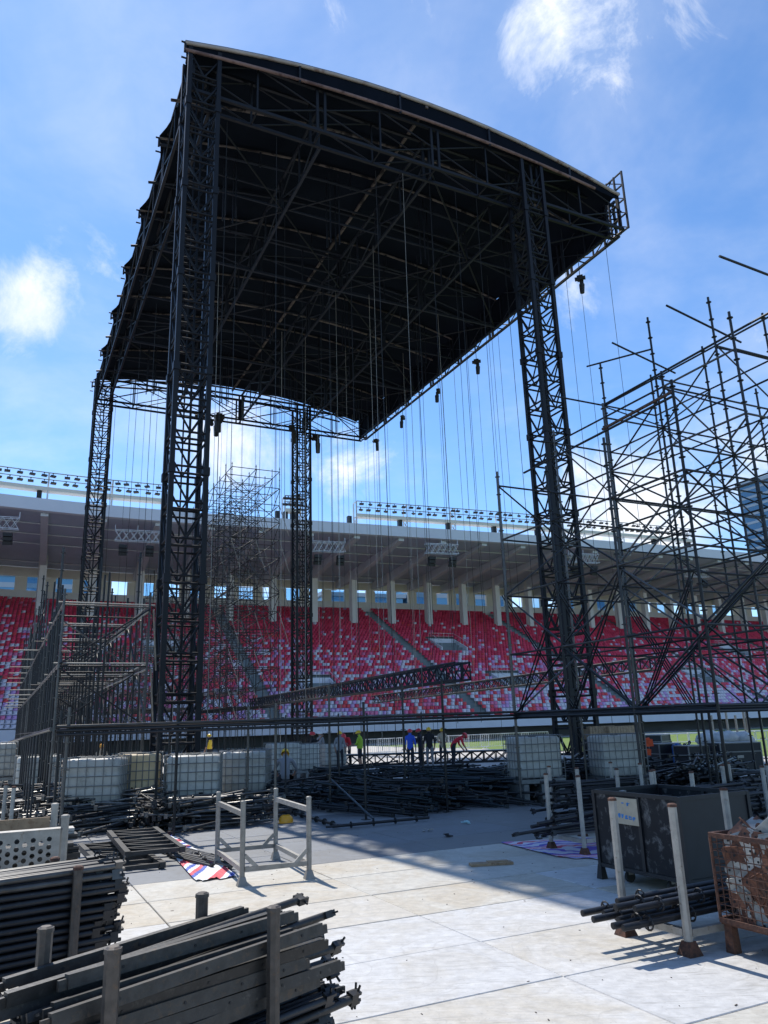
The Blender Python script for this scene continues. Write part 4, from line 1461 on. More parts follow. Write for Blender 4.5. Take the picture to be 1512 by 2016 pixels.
# a few laid out on the floor in front
for k, (a, b, lab) in enumerate((((845, 1616), (655, 1634), 'long black standard with rings lying nearest on the grey floor'), ((835, 1606), (700, 1598), 'black standard with rings lying parallel behind the nearest one'),
                            ((665, 1632), (560, 1600), 'black ringed tube lying towards the yellow helmet'), ((872, 1597), (795, 1588), 'short black tube lying alone below the middle heap'))):
    p, q = at(*a), at(*b)
    o = link('scaffold_standard', standard_mesh((p - q).length, 'black_steel'))
    place_dir(o, (p + q) / 2 + Vector((0, 0, .066)), q - p, .4)
    tag(o, lab, 'tube')
p, q = at(735, 1612, .1), at(650, 1533, .75)
o = tube('scaffold_ledger', p, p + (q - p).normalized() * 3.0, .025, 'teal_sheen_tube')
tag(o, 'single tube leaning down from the heap to the ringed tubes', 'tube')
for k_, m_ in FILL.items():
    tag(m_.build('tube_heap', k_), {'black_steel': 'black', 'teal_sheen_tube': 'sheen-tinted black', 'scaffold_worn': 'worn grey', 'galv_tube': 'pale galvanised', 'bar_steel': 'charcoal'}[k_] + ' scaffold tubes making up the mass of the heaps', 'tubes', kind='stuff')
# small tubes scattered end-on in the sun at the left
for k in range(9):
    p = at(330 - (k % 5) * 7 + (k // 5) * 22, 1622 + (k % 3) * 6)
    lay('scaffold_ledger', LED[(1.5, 'scaffold_worn')], p + Vector((0, .6, .05 + .05 * (k // 5))), EV * 1 + EU * rnd.uniform(-.25, .25), 'short worn tube pointing at the camera beside the post foot', 'tube', 'short worn tubes beside the post foot')
for k in range(10):
    p = at(345 + k * 7.5, 1680 + (k % 5) * 5)
    lay('scaffold_ledger', LED[(1.5, 'scaffold_worn' if k % 2 else 'bar_steel')], p + Vector((0, 0, .04)), -EV + EU * (.25 + rnd.uniform(-.06, .06)), 'short tube laid side by side on the striped sheet', 'tube', 'short tubes on the striped sheet')

# black ladder frames lying in front of the crate
def ladder(c, d, ln, w, label, lift, roll):
    t = thing('ladder_frame', label, 'frame', c + Vector((0, 0, lift)), 0, 'ladder frames on the floor')
    place_dir(t, c + Vector((0, 0, lift)), d, roll)
    for y in (-w / 2, w / 2):
        MB().box((0, y, 0), (ln, .085, .085)).build('side_rail', 'bar_steel', t)
    n = 6
    for i in range(n + 1):
        x = -ln / 2 + .06 + (ln - .12) * i / n
        MB().box((x, 0, 0), (.06, w - .087, .06)).build('rung', 'bar_steel', t)
        if i < n:
            x2 = x + (ln - .12) / n
            MB().beam((x, -w / 2 + .05, 0), (x2, w / 2 - .05, 0), .04, .04).build('brace', 'bar_steel', t)


a, b = at(215, 1652, .2), at(300, 1722, .2)
ladder((at(250, 1650) + at(320, 1722)) / 2, at(320, 1722) - at(250, 1650), 3.0, .82, 'upper black ladder frame lying on another beside the crate', .21, 0)
ladder((at(195, 1660) + at(300, 1735)) / 2 + Vector((-.1, .1, 0)), at(300, 1735) - at(200, 1658), 3.1, .8, 'lower black ladder frame lying flat beside the crate', .06, 0)

# striped sheet, printed banner, helmet, timber, litter
def cloth(name, pts, matname, label, cat, amp, nx=26, ny=12, seed=1, zb=.012):
    r = random.Random(seed)
    a, b, c, d = [Vector((p[0], p[1], 0)) for p in pts]
    ph = [r.uniform(0, 6) for _ in range(6)]
    vs = []
    o0 = (a + b + c + d) / 4
    for j in range(ny + 1):
        for i in range(nx + 1):
            u, v = i / nx, j / ny
            p = (a * (1 - u) + b * u) * (1 - v) + (d * (1 - u) + c * u) * v
            z = zb + amp * (1 + math.sin(u * 13 + ph[0] + v * 3) * math.sin(v * 7 + ph[1])) * (.4 + .6 * abs(math.sin(u * 31 + ph[2] + v * 9)))
            e = .05 * math.sin(u * 17 + ph[3]) * (1 if j in (0, ny) else 0)
            vs.append(p - o0 + Vector((e * .3, e, z)))
    fs = [(j * (nx + 1) + i, j * (nx + 1) + i + 1, (j + 1) * (nx + 1) + i + 1, (j + 1) * (nx + 1) + i) for j in range(ny) for i in range(nx)]
    o = MB().add(vs, fs, 0, True).build(name, matname, None, o0)
    tag(o, label, cat)
    return o


cloth('striped_sheet', (at(384, 1737), at(470, 1728), at(336, 1643), at(304, 1644)), 'stripes', 'red white and blue striped sheet lying under short tubes', 'sheet', .016, 30, 24, 2)
cloth('printed_banner', (at(1105, 1690), at(1235, 1695), at(1190, 1650), at(985, 1660)), 'banner', 'purple printed banner lying flat beside the black cage', 'banner', .006, 30, 16, 4)
hl = MB()


def helmet_mesh(matname):
    m_ = MB()
    rings = [(0.0, 1.0), (.035, .99), (.075, .9), (.105, .7), (.125, .42), (.133, 0.02)]
    n = 14
    vs = []
    for z, k in rings:
        for i in range(n):
            a = 2 * PI * i / n
            vs.append((math.cos(a) * .112 * k, math.sin(a) * .138 * k, z + (.012 if abs(math.cos(a)) < .25 and k > .1 else 0)))
    fs = []
    for j in range(len(rings) - 1):
        for i in range(n):
            fs.append((j * n + i, j * n + (i + 1) % n, (j + 1) * n + (i + 1) % n, (j + 1) * n + i))
    m_.add(vs, fs, 0, True)
    br = []
    for i in range(n):
        a = 2 * PI * i / n
        k = 1.10 + (.24 if math.sin(a) > .4 else 0)
        br.append((math.cos(a) * .112 * 1.0, math.sin(a) * .138, .004))
        br.append((math.cos(a) * .112 * min(k, 1.12), math.sin(a) * .138 * k, -.006))
    m_.add(br, [(2 * i, 2 * i + 1, 2 * ((i + 1) % n) + 1, 2 * ((i + 1) % n)) for i in range(n)], 0, True)
    return m_.mesh('helmet', [matname])


HEL = {k: helmet_mesh('helmet_' + k) for k in ('yellow', 'red', 'white', 'orange')}
o = link('safety_helmet', HEL['orange'], None, at(563, 1620) + Vector((0, 0, .012)), 2.0)
o.scale = (1.15, 1.15, 1.15)
tag(o, 'orange safety helmet lying alone on the floor', 'helmet')
o = MB().box((0, 0, .02), (.62, .16, .035)).box((.1, .02, .045), (.3, .1, .015)).build('timber_offcut', 'timber', None, at(967, 1703), .15)
tag(o, 'short brown timber offcut on the shaded boards', 'timber')
for k, (a, lab) in enumerate((((917, 1622), 'crumpled teal wrapper on the grey floor'), ((842, 1637), 'small grey paper scrap on the grey floor'), ((882, 1648), 'dark scrap on the grey floor in front of the wrapper'), ((1068, 1652), 'twig of wire at the seam beside the banner'))):
    m_ = MB()
    r = random.Random(k)
    for q in range(5 if k < 3 else 2):
        m_.box((r.uniform(-.09, .09), r.uniform(-.05, .05), .012 + .01 * q), (r.uniform(.05, .14), r.uniform(.03, .08), .008), 0, Matrix.Rotation(r.uniform(-.4, .4), 3, 'X') @ Matrix.Rotation(r.uniform(0, 3), 3, 'Z'))
    o = m_.build('litter_scrap', ('paper_teal', 'galv', 'rubber', 'rubber')[k], None, at(*a), .3)
    tag(o, lab, 'litter')

dm = MB()
dr = random.Random(77)
for k in range(260):
    p = L(dr.uniform(-5, 5), dr.uniform(-23, -11))
    sz = dr.choice((.003, .004, .005, .007, .009))
    dm.box((p.x, p.y, .003), (sz * dr.uniform(1, 4), sz, .004), 0, Matrix.Rotation(dr.uniform(0, 3), 3, 'Z'))
tag(dm.build('floor_debris', 'brown_post'), 'tiny chips and grit scattered over the floor boards', 'debris', kind='stuff')

# ------------------------------------------------------------------ right-hand group: rack of ringed tubes, rusty basket, black mesh cage
def ringed_mesh(ln):
    m_ = MB().tube((-ln / 2, 0, 0), (ln / 2, 0, 0), .029, 12)
    x = ln / 2 - .28
    while x > -ln / 2:
        m_.ring((x, 0, 0), (1, 0, 0), .060, .009, 12)
        for a in range(4):
            c, s_ = math.cos(a * PI / 2 + .4), math.sin(a * PI / 2 + .4)
            m_.box((x, c * .043, s_ * .043), (.012, .03, .014), 0, Matrix.Rotation(a * PI / 2 + .4, 3, 'X'))
        x -= .5
    for e in (-1, 1):
        m_.tube((e * (ln / 2 + .0015), 0, 0), (e * (ln / 2 + .003), 0, 0), .022, 10, 1)  # dark end discs painted as the shade inside the hollow tube
    return m_.mesh('ringed_tube', ['black_steel', 'speaker_black'])


RING = ringed_mesh(2.0)
pc = L(1.05, -20.63)
rack('pale post rack with ringed tubes at the lower right', (pc.x, pc.y), YAW, 1.56, .78, 1.23, 'grey_post', 'rust', r=.041, botz=.17, gusset=False)
rr2 = random.Random(4)
for k in range(9):
    q = k % 6
    l = k // 6
    o = link('ringed_tube', RING)
    p = L(.72 + rr2.uniform(-.14, .14), -20.93 + q * .115 + .05 * l, .29 + l * .12 + rr2.uniform(0, .02))
    place_dir(o, p, -(EU + EV * rr2.uniform(-.04, .04)) + Vector((0, 0, -.02)), rr2.uniform(0, 6))
    tag(o, 'black ringed tube on the low rack at the lower right', 'tube', 'ringed tubes on the low rack')
# posts of the racks behind the cage
for k, (s, t_, w, lab) in enumerate(((3.6, -16.2, 1.5, 'rack with bundled tubes standing in the shade left of the cage'), (5.3, -16.9, 1.6, 'rack just behind the black cage'), (7.4, -16.6, 1.6, 'rack behind the black cage towards the right edge'),
                                (4.9, -14.6, 1.5, 'rack behind the one left of the cage'), (9.3, -16.2, 1.6, 'rack furthest to the right behind the cage'))):
    p = L(s, t_)
    rack(lab, (p.x, p.y), YAW, w, .8, 1.15, 'grey_post', 'rust', r=.036, botz=.2, gusset=False)
    heap(0, 0, 0.0, 14 if k else 12, 2.0, .3, .30 if k == 0 else .62, ('black tube in the shaded rack left of the cage', 'black tube in the rack just behind the cage', 'black tube in the rack towards the right edge', 'black tube in the rear shaded rack', 'black tube in the rack furthest right')[k],
         'tubes in shaded rack %s' % 'abcde'[k], ('black_steel',), 40 + k, 0, z0=.24, sp=(s, t_), jit=.03)

# rusty wire basket of base plates
bs0, bs1, bt0, bt1 = .58, 1.66, -22.35, -21.12
bc = L((bs0 + bs1) / 2, (bt0 + bt1) / 2)
bk = thing('wire_basket', 'rusty wire mesh basket full of metal plates at the lower right', 'basket', (bc.x, bc.y, 0), YAW)
bw, bd, bz0, bz1 = (bs1 - bs0) / 2, (bt1 - bt0) / 2, .26, .95
for x in (-bw, bw):
    for y in (-bd, bd):
        MB().box((x * .9, y * .92, .13), (.09, .09, .26), taper=.8).build('leg', 'rust', bk)
        tube('corner_rod', (x, y, bz0), (x, y, bz1), .014, 'rust', bk, 6)
for z in (bz0, bz1):
    for y in (-bd, bd):
        MB().beam((-bw, y, z), (bw, y, z), .035, .04).build('rim', 'rust', bk)
    for x in (-bw, bw):
        MB().beam((x, -bd, z), (x, bd, z), .035, .04).build('rim', 'rust', bk)
MB().box((0, 0, bz0 - .02), (2 * bw, 2 * bd, .03)).build('floor_sheet', 'rust', bk)
nx, ny, nz = 14, 17, 11
for z in [bz0 + (bz1 - bz0) * i / nz for i in range(1, nz)]:
    for y in (-bd, bd):
        tube('wire', (-bw, y, z), (bw, y, z), .0045, 'rust', bk, 5)
    for x in (-bw, bw):
        tube('wire', (x, -bd, z), (x, bd, z), .0045, 'rust', bk, 5)
for i in range(1, ny):
    y = -bd + 2 * bd * i / ny
    for x in (-bw, bw):
        tube('wire', (x, y, bz0), (x, y, bz1), .0045, 'rust', bk, 5)
for i in range(1, nx):
    x = -bw + 2 * bw * i / nx
    for y in (-bd, bd):
        tube('wire', (x, y, bz0), (x, y, bz1), .0045, 'rust', bk, 5)


def plate_mesh(matname, bent):
    m_ = MB()
    h = .105
    b = .02
    pts = [(-h + b, -h), (h - b, -h), (h, -h + b), (h, h - b), (h - b, h), (-h + b, h), (-h, h - b), (-h, -h + b)]
    th = .012
    vs = [(x, y, 0) for x, y in pts] + [(x, y, th) for x, y in pts]
    m_.add(vs, [tuple(range(7, -1, -1)), tuple(range(8, 16))] + [(i, (i + 1) % 8, 8 + (i + 1) % 8, 8 + i) for i in range(8)])
    for x in (-.065, .065):
        for y in (-.065, .065):
            m_.tube((x, y, th + .0005), (x, y, th + .003), .011, 8, 1)
            m_.tube((x, y, -.003), (x, y, -.0005), .011, 8, 1)
    if bent == 1:
        m_.box((0, h, .07), (.18, .012, .14))
    elif bent == 2:
        m_.tube((0, 0, th), (0, 0, .13), .028, 10)
    return m_.mesh('base_plate', [matname, 'speaker_black'])


PLM = [plate_mesh(k, b) for k in ('plate_grey', 'rust_plate', 'rust_plate', 'plate_grey', 'rust_plate') for b in (0, 1, 2)]
pr_ = random.Random(31)
for k in range(190):
    edge = k < 135
    if edge:                                   # pieces lying against the wires of the two faces one can see
        if k < 100:
            x, y = -bw + .07 + pr_.uniform(0, .07), -bd + .12 + (2 * bd - .24) * ((k % 10) + pr_.uniform(.1, .9)) / 10
        else:
            x, y = pr_.uniform(-bw + .12, bw - .12), pr_.choice((bd - .1, -bd + .1))
        z = bz0 + .07 + (bz1 - bz0 - .1) * ((k // 10 % 10) + pr_.uniform(0, 1)) / 10
    else:
        x, y, z = pr_.uniform(-bw + .13, bw - .13), pr_.uniform(-bd + .13, bd - .13), bz1 + pr_.uniform(-.12, .06)
    o = link('base_plate', pr_.choice(PLM))
    o.location = L((bs0 + bs1) / 2 + x, (bt0 + bt1) / 2 + y, z)
    o.rotation_euler = (pr_.uniform(-1.2, 1.2) if not edge else 1.5 + pr_.uniform(-.35, .35), pr_.uniform(-1.0, 1.0), pr_.uniform(0, 6.28) if not edge else YAW + (PI / 2 if k < 100 else 0) + pr_.uniform(-.4, .4))
    tag(o, 'weathered metal base plate in the rusty basket', 'base plate', 'base plates in the rusty basket')

# black mesh cage on castors with a faded sign
hs0, hs1, ht0, ht1 = 1.9, 3.02, -19.52, -18.06
hc = L((hs0 + hs1) / 2, (ht0 + ht1) / 2)
cg = thing('mesh_cage', 'black mesh cage trolley with a faded sign on its side', 'cage', (hc.x, hc.y, 0), YAW)
w, d, z0, z1 = (hs1 - hs0) / 2, (ht1 - ht0) / 2, .17, 1.06
for x in (-w, w):
    for y in (-d, d):
        MB().box((x, y, (z0 + z1) / 2), (.05, .05, z1 - z0 + .04)).build('corner_post', 'case_black', cg)
        MB().box((x, y, .085), (.10, .10, .17), taper=.6).build('foot', 'case_black', cg)
for z in (z0, z1):
    for y in (-d, d):
        MB().box((0, y, z), (2 * w - .052, .045, .045)).build('rail', 'case_black', cg)
    for x in (-w, w):
        MB().box((x, 0, z), (.045, 2 * d - .052, .045)).build('rail', 'case_black', cg)
for x in (-w, w):
    MB().box((x, 0, (z0 + z1) / 2), (.012, 2 * d - .06, z1 - z0 - .05)).build('mesh_panel', 'cage_panel', cg)
    MB().box((x - .014, -.08, (z0 + z1) / 2), (.04, .05, z1 - z0 - .05)).build('middle_post', 'case_black', cg)
for y in (-d, d):
    MB().box((0, y, (z0 + z1) / 2), (2 * w - .06, .012, z1 - z0 - .05)).build('mesh_panel', 'case_black', cg)
MB().box((0, 0, z0 - .01), (2 * w - .06, 2 * d - .06, .02)).build('floor_sheet', 'case_black', cg)
for y in (-.35, .35):
    c_o = link('castor', None, cg, (-w + .12, y, 0))
    MB().tube((0, -.02, .07), (0, .02, .07), .07, 12).build('wheel', 'rubber', c_o)
    MB().box((0, 0, .125), (.07, .06, .07)).build('fork', 'galv', c_o)
sg = MB().box((0, 0, 0), (.008, .40, .31)).build('sign', 'sign_plate', cg, (-w - .034, .12, .86), (.0, 0, -.02))
gl = random.Random(3)


def glyph(cy, cz, sz, strokes, seed):
    """Faded blue brush-like mark on the sign."""
    r = random.Random(seed)
    m_ = MB()
    for k in range(strokes):
        if r.random() < .5:
            m_.box((-.0055, cy + r.uniform(-.12, .12) * sz, cz + r.uniform(-.4, .4) * sz), (.002, sz * r.uniform(.5, .95), sz * .13))
        else:
            m_.box((-.0065, cy + r.uniform(-.35, .35) * sz, cz + r.uniform(-.1, .1) * sz), (.002, sz * .13, sz * r.uniform(.5, .95)))
    m_.build('sign_mark', 'sign_blue', sg)


glyph(.055, .085, .05, 3, 1)
glyph(-.045, .085, .062, 5, 2)
for k in range(5):
    glyph(.135 - .065 * k, -.055 - .006 * k, .058, 6 if k != 2 else 8, 10 + k)
for k in range(9):
    o = MB().tube((-.45, 0, 0), (.45, 0, 0), .028, 8).box((.45, 0, 0), (.05, .12, .09)).build('tube_clamp_bar', 'black_steel' if k else 'galv')
    place_dir(o, L((hs0 + hs1) / 2 + rnd.uniform(-.2, .2), (ht0 + ht1) / 2 + rnd.uniform(-.3, .3), .86 + .01 * k + (.12 if k == 0 else 0)), EU * rnd.uniform(-1, 1) + EV * 1 + Vector((0, 0, .12 if k == 0 else 0)), 0)
    tag(o, 'pale bar resting on the rim inside the black cage' if k == 0 else 'black clamp bar lying inside the black cage', 'bar', None if k == 0 else 'clamp bars in the black cage')

# ------------------------------------------------------------------ water totes weighing down the towers
def tote(px_, topy, Y, label, rot, plastic='tote_plastic', w=1.2, d=1.0):
    p = atY(px_, topy, Y)
    zt = p.z
    t = thing('water_tote', label, 'tote', (p.x, p.y, 0), rot, 'water totes')
    hb = max(.12, zt - 1.02)
    MB().box((0, 0, hb - .06), (w, d, .10)).box((-w * .4, 0, hb / 2 - .06), (.14, d, max(.02, hb - .13))).box((w * .4, 0, hb / 2 - .06), (.14, d, max(.02, hb - .13))).box((0, 0, hb / 2 - .06), (.14, d, max(.02, hb - .13))).build('pallet', 'cage_steel', t)
    # blow-moulded bottle with rounded edges
    m_ = MB()
    a, b, r = w / 2 - .04, d / 2 - .04, .09
    z0, z1 = hb + .02, zt - .03
    rings = [(z0, .92), (z0 + .05, 1.0), (z0 + (z1 - z0) * .33, 1.0), (z0 + (z1 - z0) * .36, .985), (z0 + (z1 - z0) * .40, 1.0), (z0 + (z1 - z0) * .66, 1.0), (z0 + (z1 - z0) * .69, .985), (z0 + (z1 - z0) * .73, 1.0), (z1 - .05, 1.0), (z1, .93)]
    prof = []
    for (cx, cy, a0) in ((a - r, b - r, 0), (-a + r, b - r, PI / 2), (-a + r, -b + r, PI), (a - r, -b + r, 1.5 * PI)):
        for k in range(4):
            an = a0 + k * PI / 6
            prof.append((cx + r * math.cos(an), cy + r * math.sin(an)))
    n = len(prof)
    vs = [(x * k, y * k, z) for z, k in rings for x, y in prof]
    fs = [(j * n + i, j * n + (i + 1) % n, (j + 1) * n + (i + 1) % n, (j + 1) * n + i) for j in range(len(rings) - 1) for i in range(n)]
    fs.append(tuple(range((len(rings) - 1) * n, len(rings) * n)))
    m_.add(vs, fs, 0, True)
    m_.build('bottle', plastic, t)
    MB().tube((0, 0, z1), (0, 0, z1 + .035), .10, 12).build('cap', 'rubber', t)
    zs = [hb + .03 + (zt - hb - .03) * k / 5 for k in range(6)]
    hw, hd = w / 2, d / 2
    for z in zs:
        for y in (-hd, hd):
            tube('cage_bar', (-hw, y, z), (hw, y, z), .011, 'cage_steel', t, 6)
        for x in (-hw, hw):
            tube('cage_bar', (x, -hd, z), (x, hd, z), .011, 'cage_steel', t, 6)
    for k in range(8):
        x = -hw + w * k / 7
        for y in (-hd, hd):
            tube('cage_bar', (x, y, hb), (x, y, zt), .010, 'cage_steel', t, 6)
    for k in range(1, 6):
        y = -hd + d * k / 6
        for x in (-hw, hw):
            tube('cage_bar', (x, y, hb), (x, y, zt), .010, 'cage_steel', t, 6)
    return t


tote(192, 1490, 18.2, 'white water tote in a cage, leftmost of the near row', YAW - .35, 'tote_plastic', 1.28, 1.05)
tote(383, 1484, 19.4, 'white water tote in a cage behind the slim post by the near tower', YAW - .30, 'tote_plastic', 1.28, 1.05)
tote(484, 1477, 21.2, 'greyish water tote right of the near tower, in shade', YAW - .45)
tote(278, 1482, 19.3, 'amber water tote half hidden between two white ones', YAW - .2, 'tote_amber', 1.0, .9)
tote(1047, 1448, 20.6, 'white water tote left of the right tower foot', YAW - .2)
tote(1208, 1445, 20.8, 'white water tote right of the right tower foot', YAW - .25)
tote(556, 1462, 31, 'cream water tote far back beside the far tower foot', YAW)
tote(655, 1464, 40, 'pale water tote behind the men in the middle', YAW)
tote(597, 1464, 33, 'cream water tote right behind the far tower foot', YAW)
tote(-6, 1462, 25, 'cream water tote cut by the left edge', YAW)
tote(75, 1487, 24, 'cream water tote behind the left posts', YAW)


# ------------------------------------------------------------------ people
def person(label, p, facing, shirt, trouser, helmet, pose='stand', shoe='shoe', size=1.0, vest=None, bare=False):
    J = {'pelvis': (0, 0, .95), 'spine': (0, .01, 1.14), 'chest': (0, 0, 1.34), 'neck': (0, .01, 1.48), 'head': (0, .03, 1.56), 'crown': (0, .03, 1.67),
         'hipL': (-.095, 0, .90), 'kneeL': (-.105, .03, .49), 'ankL': (-.11, -.02, .09), 'toeL': (-.125, .15, .035),
         'hipR': (.095, 0, .90), 'kneeR': (.11, .02, .49), 'ankR': (.12, -.03, .09), 'toeR': (.135, .14, .035),
         'shoL': (-.175, 0, 1.40), 'elbL': (-.245, -.02, 1.13), 'wriL': (-.235, .09, .90), 'palL': (-.225, .13, .83),
         'shoR': (.175, 0, 1.40), 'elbR': (.245, -.02, 1.13), 'wriR': (.235, .09, .90), 'palR': (.225, .13, .83)}
    if pose == 'work':          # both hands forward at waist height
        J.update({'elbL': (-.25, .10, 1.13), 'wriL': (-.14, .33, 1.06), 'palL': (-.11, .40, 1.05), 'elbR': (.25, .10, 1.13), 'wriR': (.14, .33, 1.08), 'palR': (.11, .40, 1.07), 'head': (0, .06, 1.55), 'crown': (0, .08, 1.66)})
    elif pose == 'raise':       # one arm up to the face
        J.update({'elbR': (.20, .26, 1.33), 'wriR': (.10, .42, 1.50), 'palR': (.08, .47, 1.54)})
    elif pose == 'bend':        # bent forward from the hips
        J.update({'spine': (0, .14, 1.06), 'chest': (0, .32, 1.15), 'neck': (0, .43, 1.20), 'head': (0, .50, 1.22), 'crown': (0, .60, 1.27), 'shoL': (-.18, .34, 1.16), 'shoR': (.18, .34, 1.16),
                  'elbL': (-.27, .38, .92), 'wriL': (-.22, .52, .72), 'palL': (-.2, .56, .66), 'elbR': (.27, .38, .92), 'wriR': (.22, .52, .72), 'palR': (.2, .56, .66), 'pelvis': (0, -.04, .92)})
    elif pose == 'crouch':      # stooped low over the heap, back to the camera
        J.update({'pelvis': (0, -.10, .62), 'spine': (0, .02, .78), 'chest': (0, .16, .96), 'neck': (0, .24, 1.07), 'head': (0, .29, 1.13), 'crown': (0, .34, 1.22), 'hipL': (-.10, -.08, .58), 'hipR': (.10, -.08, .58),
                  'kneeL': (-.20, .26, .48), 'kneeR': (.20, .26, .46), 'ankL': (-.15, -.02, .09), 'ankR': (.15, -.02, .09), 'toeL': (-.17, .14, .035), 'toeR': (.17, .14, .035),
                  'shoL': (-.19, .17, 1.00), 'shoR': (.19, .17, 1.00), 'elbL': (-.30, .22, .76), 'wriL': (-.22, .42, .62), 'palL': (-.20, .48, .58), 'elbR': (.32, .20, .76), 'wriR': (.26, .40, .62), 'palR': (.24, .46, .58)})
    R = {'pelvis': .125, 'spine': .12, 'chest': .135, 'neck': .052, 'head': .085, 'crown': .078, 'hip': .092, 'knee': .062, 'ank': .045, 'toe': .040, 'sho': .070, 'elb': .047, 'wri': .030, 'pal': .034}
    E_ = [('pelvis', 'spine'), ('spine', 'chest'), ('chest', 'neck'), ('neck', 'head'), ('head', 'crown')]
    for s in 'LR':
        E_ += [('pelvis', 'hip' + s), ('hip' + s, 'knee' + s), ('knee' + s, 'ank' + s), ('ank' + s, 'toe' + s), ('chest', 'sho' + s), ('sho' + s, 'elb' + s), ('elb' + s, 'wri' + s), ('wri' + s, 'pal' + s)]
    for s in 'LR':              # five fingers, unequal, slightly curled
        a, b = Vector(J['wri' + s]), Vector(J['pal' + s])
        e = (b - a).normalized()
        sd = e.cross(Vector((1, .3, .2))).normalized()
        nr = e.cross(sd).normalized()
        for k, (o_, ln) in enumerate(((-.030, .070), (-.010, .082), (.011, .076), (.031, .060))):
            J['f%d%s' % (k, s)] = tuple(b + e * (.03 + ln * .5) + sd * o_ + nr * .004)
            J['g%d%s' % (k, s)] = tuple(b + e * (.03 + ln) + sd * o_ * 1.1 + nr * .022)
            E_ += [('pal' + s, 'f%d%s' % (k, s)), ('f%d%s' % (k, s), 'g%d%s' % (k, s))]
        J['f4' + s] = tuple(b + e * .015 - sd * .05 + nr * .015)
        E_.append(('pal' + s, 'f4' + s))
    names = list(J)
    me = bpy.data.meshes.new('person_skeleton')
    me.from_pydata([J[k] for k in names], [(names.index(a), names.index(b)) for a, b in E_], [])
    o = bpy.data.objects.new('person_skeleton', me)
    COL.objects.link(o)
    md = o.modifiers.new('skin', 'SKIN')
    md.use_smooth_shade = True
    sv_ = me.skin_vertices[0].data
    for i, k in enumerate(names):
        r = R.get(k, R.get(k[:-1], .0095))
        sv_[i].radius = (r, r * (.80 if k in ('chest', 'spine') else 1.0))
        sv_[i].use_root = (k == 'pelvis')
    sb = o.modifiers.new('sub', 'SUBSURF')
    sb.levels = sb.render_levels = 1
    dg = bpy.context.evaluated_depsgraph_get()
    bm_ = bpy.data.meshes.new_from_object(o.evaluated_get(dg))
    bpy.data.objects.remove(o)
    bm_.materials.clear()
    for k in (shirt, trouser, 'skin', shoe):
        bm_.materials.append(MAT[k])
    bones = []
    for a, b in E_:
        k = b if b != 'spine' else 'spine'
        reg = 0
        if a[:3] in ('hip', 'kne') or b[:3] == 'hip':
            reg = 1
            if bare and a[:3] == 'kne':
                reg = 2
        if a[:3] == 'ank':
            reg = 3
        if a in ('neck', 'head') or a[:3] in ('elb', 'wri', 'pal') or a[0] in 'fg':
            reg = 2
        bones.append((Vector(J[a]), Vector(J[b]), reg))
    for pl_ in bm_.polygons:
        c = pl_.center
        best, br = 1e9, 0
        for a, b, reg in bones:
            ab = b - a
            f = max(0, min(1, (c - a).dot(ab) / max(1e-9, ab.length_squared)))
            dd = (a + ab * f - c).length - (.05 if reg == 0 else 0)
            if dd < best:
                best, br = dd, reg
        pl_.material_index = br
        pl_.use_smooth = True
    t = link('person', bm_, None, (p[0], p[1], p[2] if len(p) > 2 else 0), facing)
    t.scale = (size, size, size)
    tag(t, label, 'person', 'workers on the site')
    hd = Vector(J['crown'])
    up = (Vector(J['crown']) - Vector(J['head'])).normalized()
    if helmet:
        h = link('helmet', HEL[helmet], t, hd - up * .045)
        h.rotation_mode = 'QUATERNION'
        h.rotation_quaternion = Vector((0, 0, 1)).rotation_difference(up)
    if vest:
        m_ = MB()
        n = 14
        vs = []
        for z, rx, ry in ((.93, .165, .145), (1.10, .16, .145), (1.30, .185, .15), (1.43, .15, .11)):
            for i in range(n):
                a = 2 * PI * i / n
                vs.append((math.cos(a) * rx, .01 + math.sin(a) * ry, z))
        m_.add(vs, [(j * n + i, j * n + (i + 1) % n, (j + 1) * n + (i + 1) % n, (j + 1) * n + i) for j in range(3) for i in range(n)], 0, True)
        m_.build('vest', vest, t)
    return t


def pp(px_, Y):
    """Ground point on the line of sight through image column px_ at depth Y."""
    p = atY(px_, 1480, Y)
    return (p.x, p.y, 0)


person('worker in blue shirt and red helmet, back turned, left of the middle group', pp(808, 36.5), -.25, 'shirt_blue', 'trouser_dark', 'red')
person('worker in dark shirt and red helmet behind the one in blue', pp(828, 38.3), 1.2, 'shirt_navy', 'trouser_dark', 'red', 'work')
person('worker in black shirt and grey trousers with yellow helmet, back turned', pp(846, 36.2), .1, 'shirt_black', 'trouser_grey', 'yellow', shoe='shoe_white', size=1.03)
person('worker in cream jacket and yellow helmet facing the camera', pp(872, 39), PI, 'shirt_cream', 'trouser_dark', 'yellow', 'work')
person('worker in red shirt bending down beside the cream jacket', pp(892, 37.5), -1.3, 'shirt_red', 'trouser_dark', 'red', 'bend', size=1.08)
person('worker in green vest and yellow helmet standing by the floor truss', pp(709, 38), 1.3, 'vest_green', 'trouser_dark', 'yellow', 'work', vest='vest_green', bare=True)
person('worker in grey shirt and yellow helmet, back turned, beside the green vest', pp(669, 37.0), -.2, 'shirt_grey', 'trouser_dark', 'yellow')
person('worker in dark clothes and red helmet with an arm raised', pp(614, 37.5), -1.35, 'shirt_black', 'trouser_dark', 'red', 'raise')
person('worker in white helmet behind the raised arm', pp(631, 41), 2.4, 'shirt_grey', 'trouser_dark', 'white')
person('worker in red helmet hidden behind the grey shirt', pp(684, 41.5), 2.9, 'shirt_red', 'trouser_dark', 'red', 'bend', size=1.15)
person('stooping worker in grey shirt and yellow helmet over the tube heap', tuple(pp(562, 22.5)[:2]) + (.10,), .15, 'shirt_grey', 'trouser_dark', 'yellow', 'crouch')
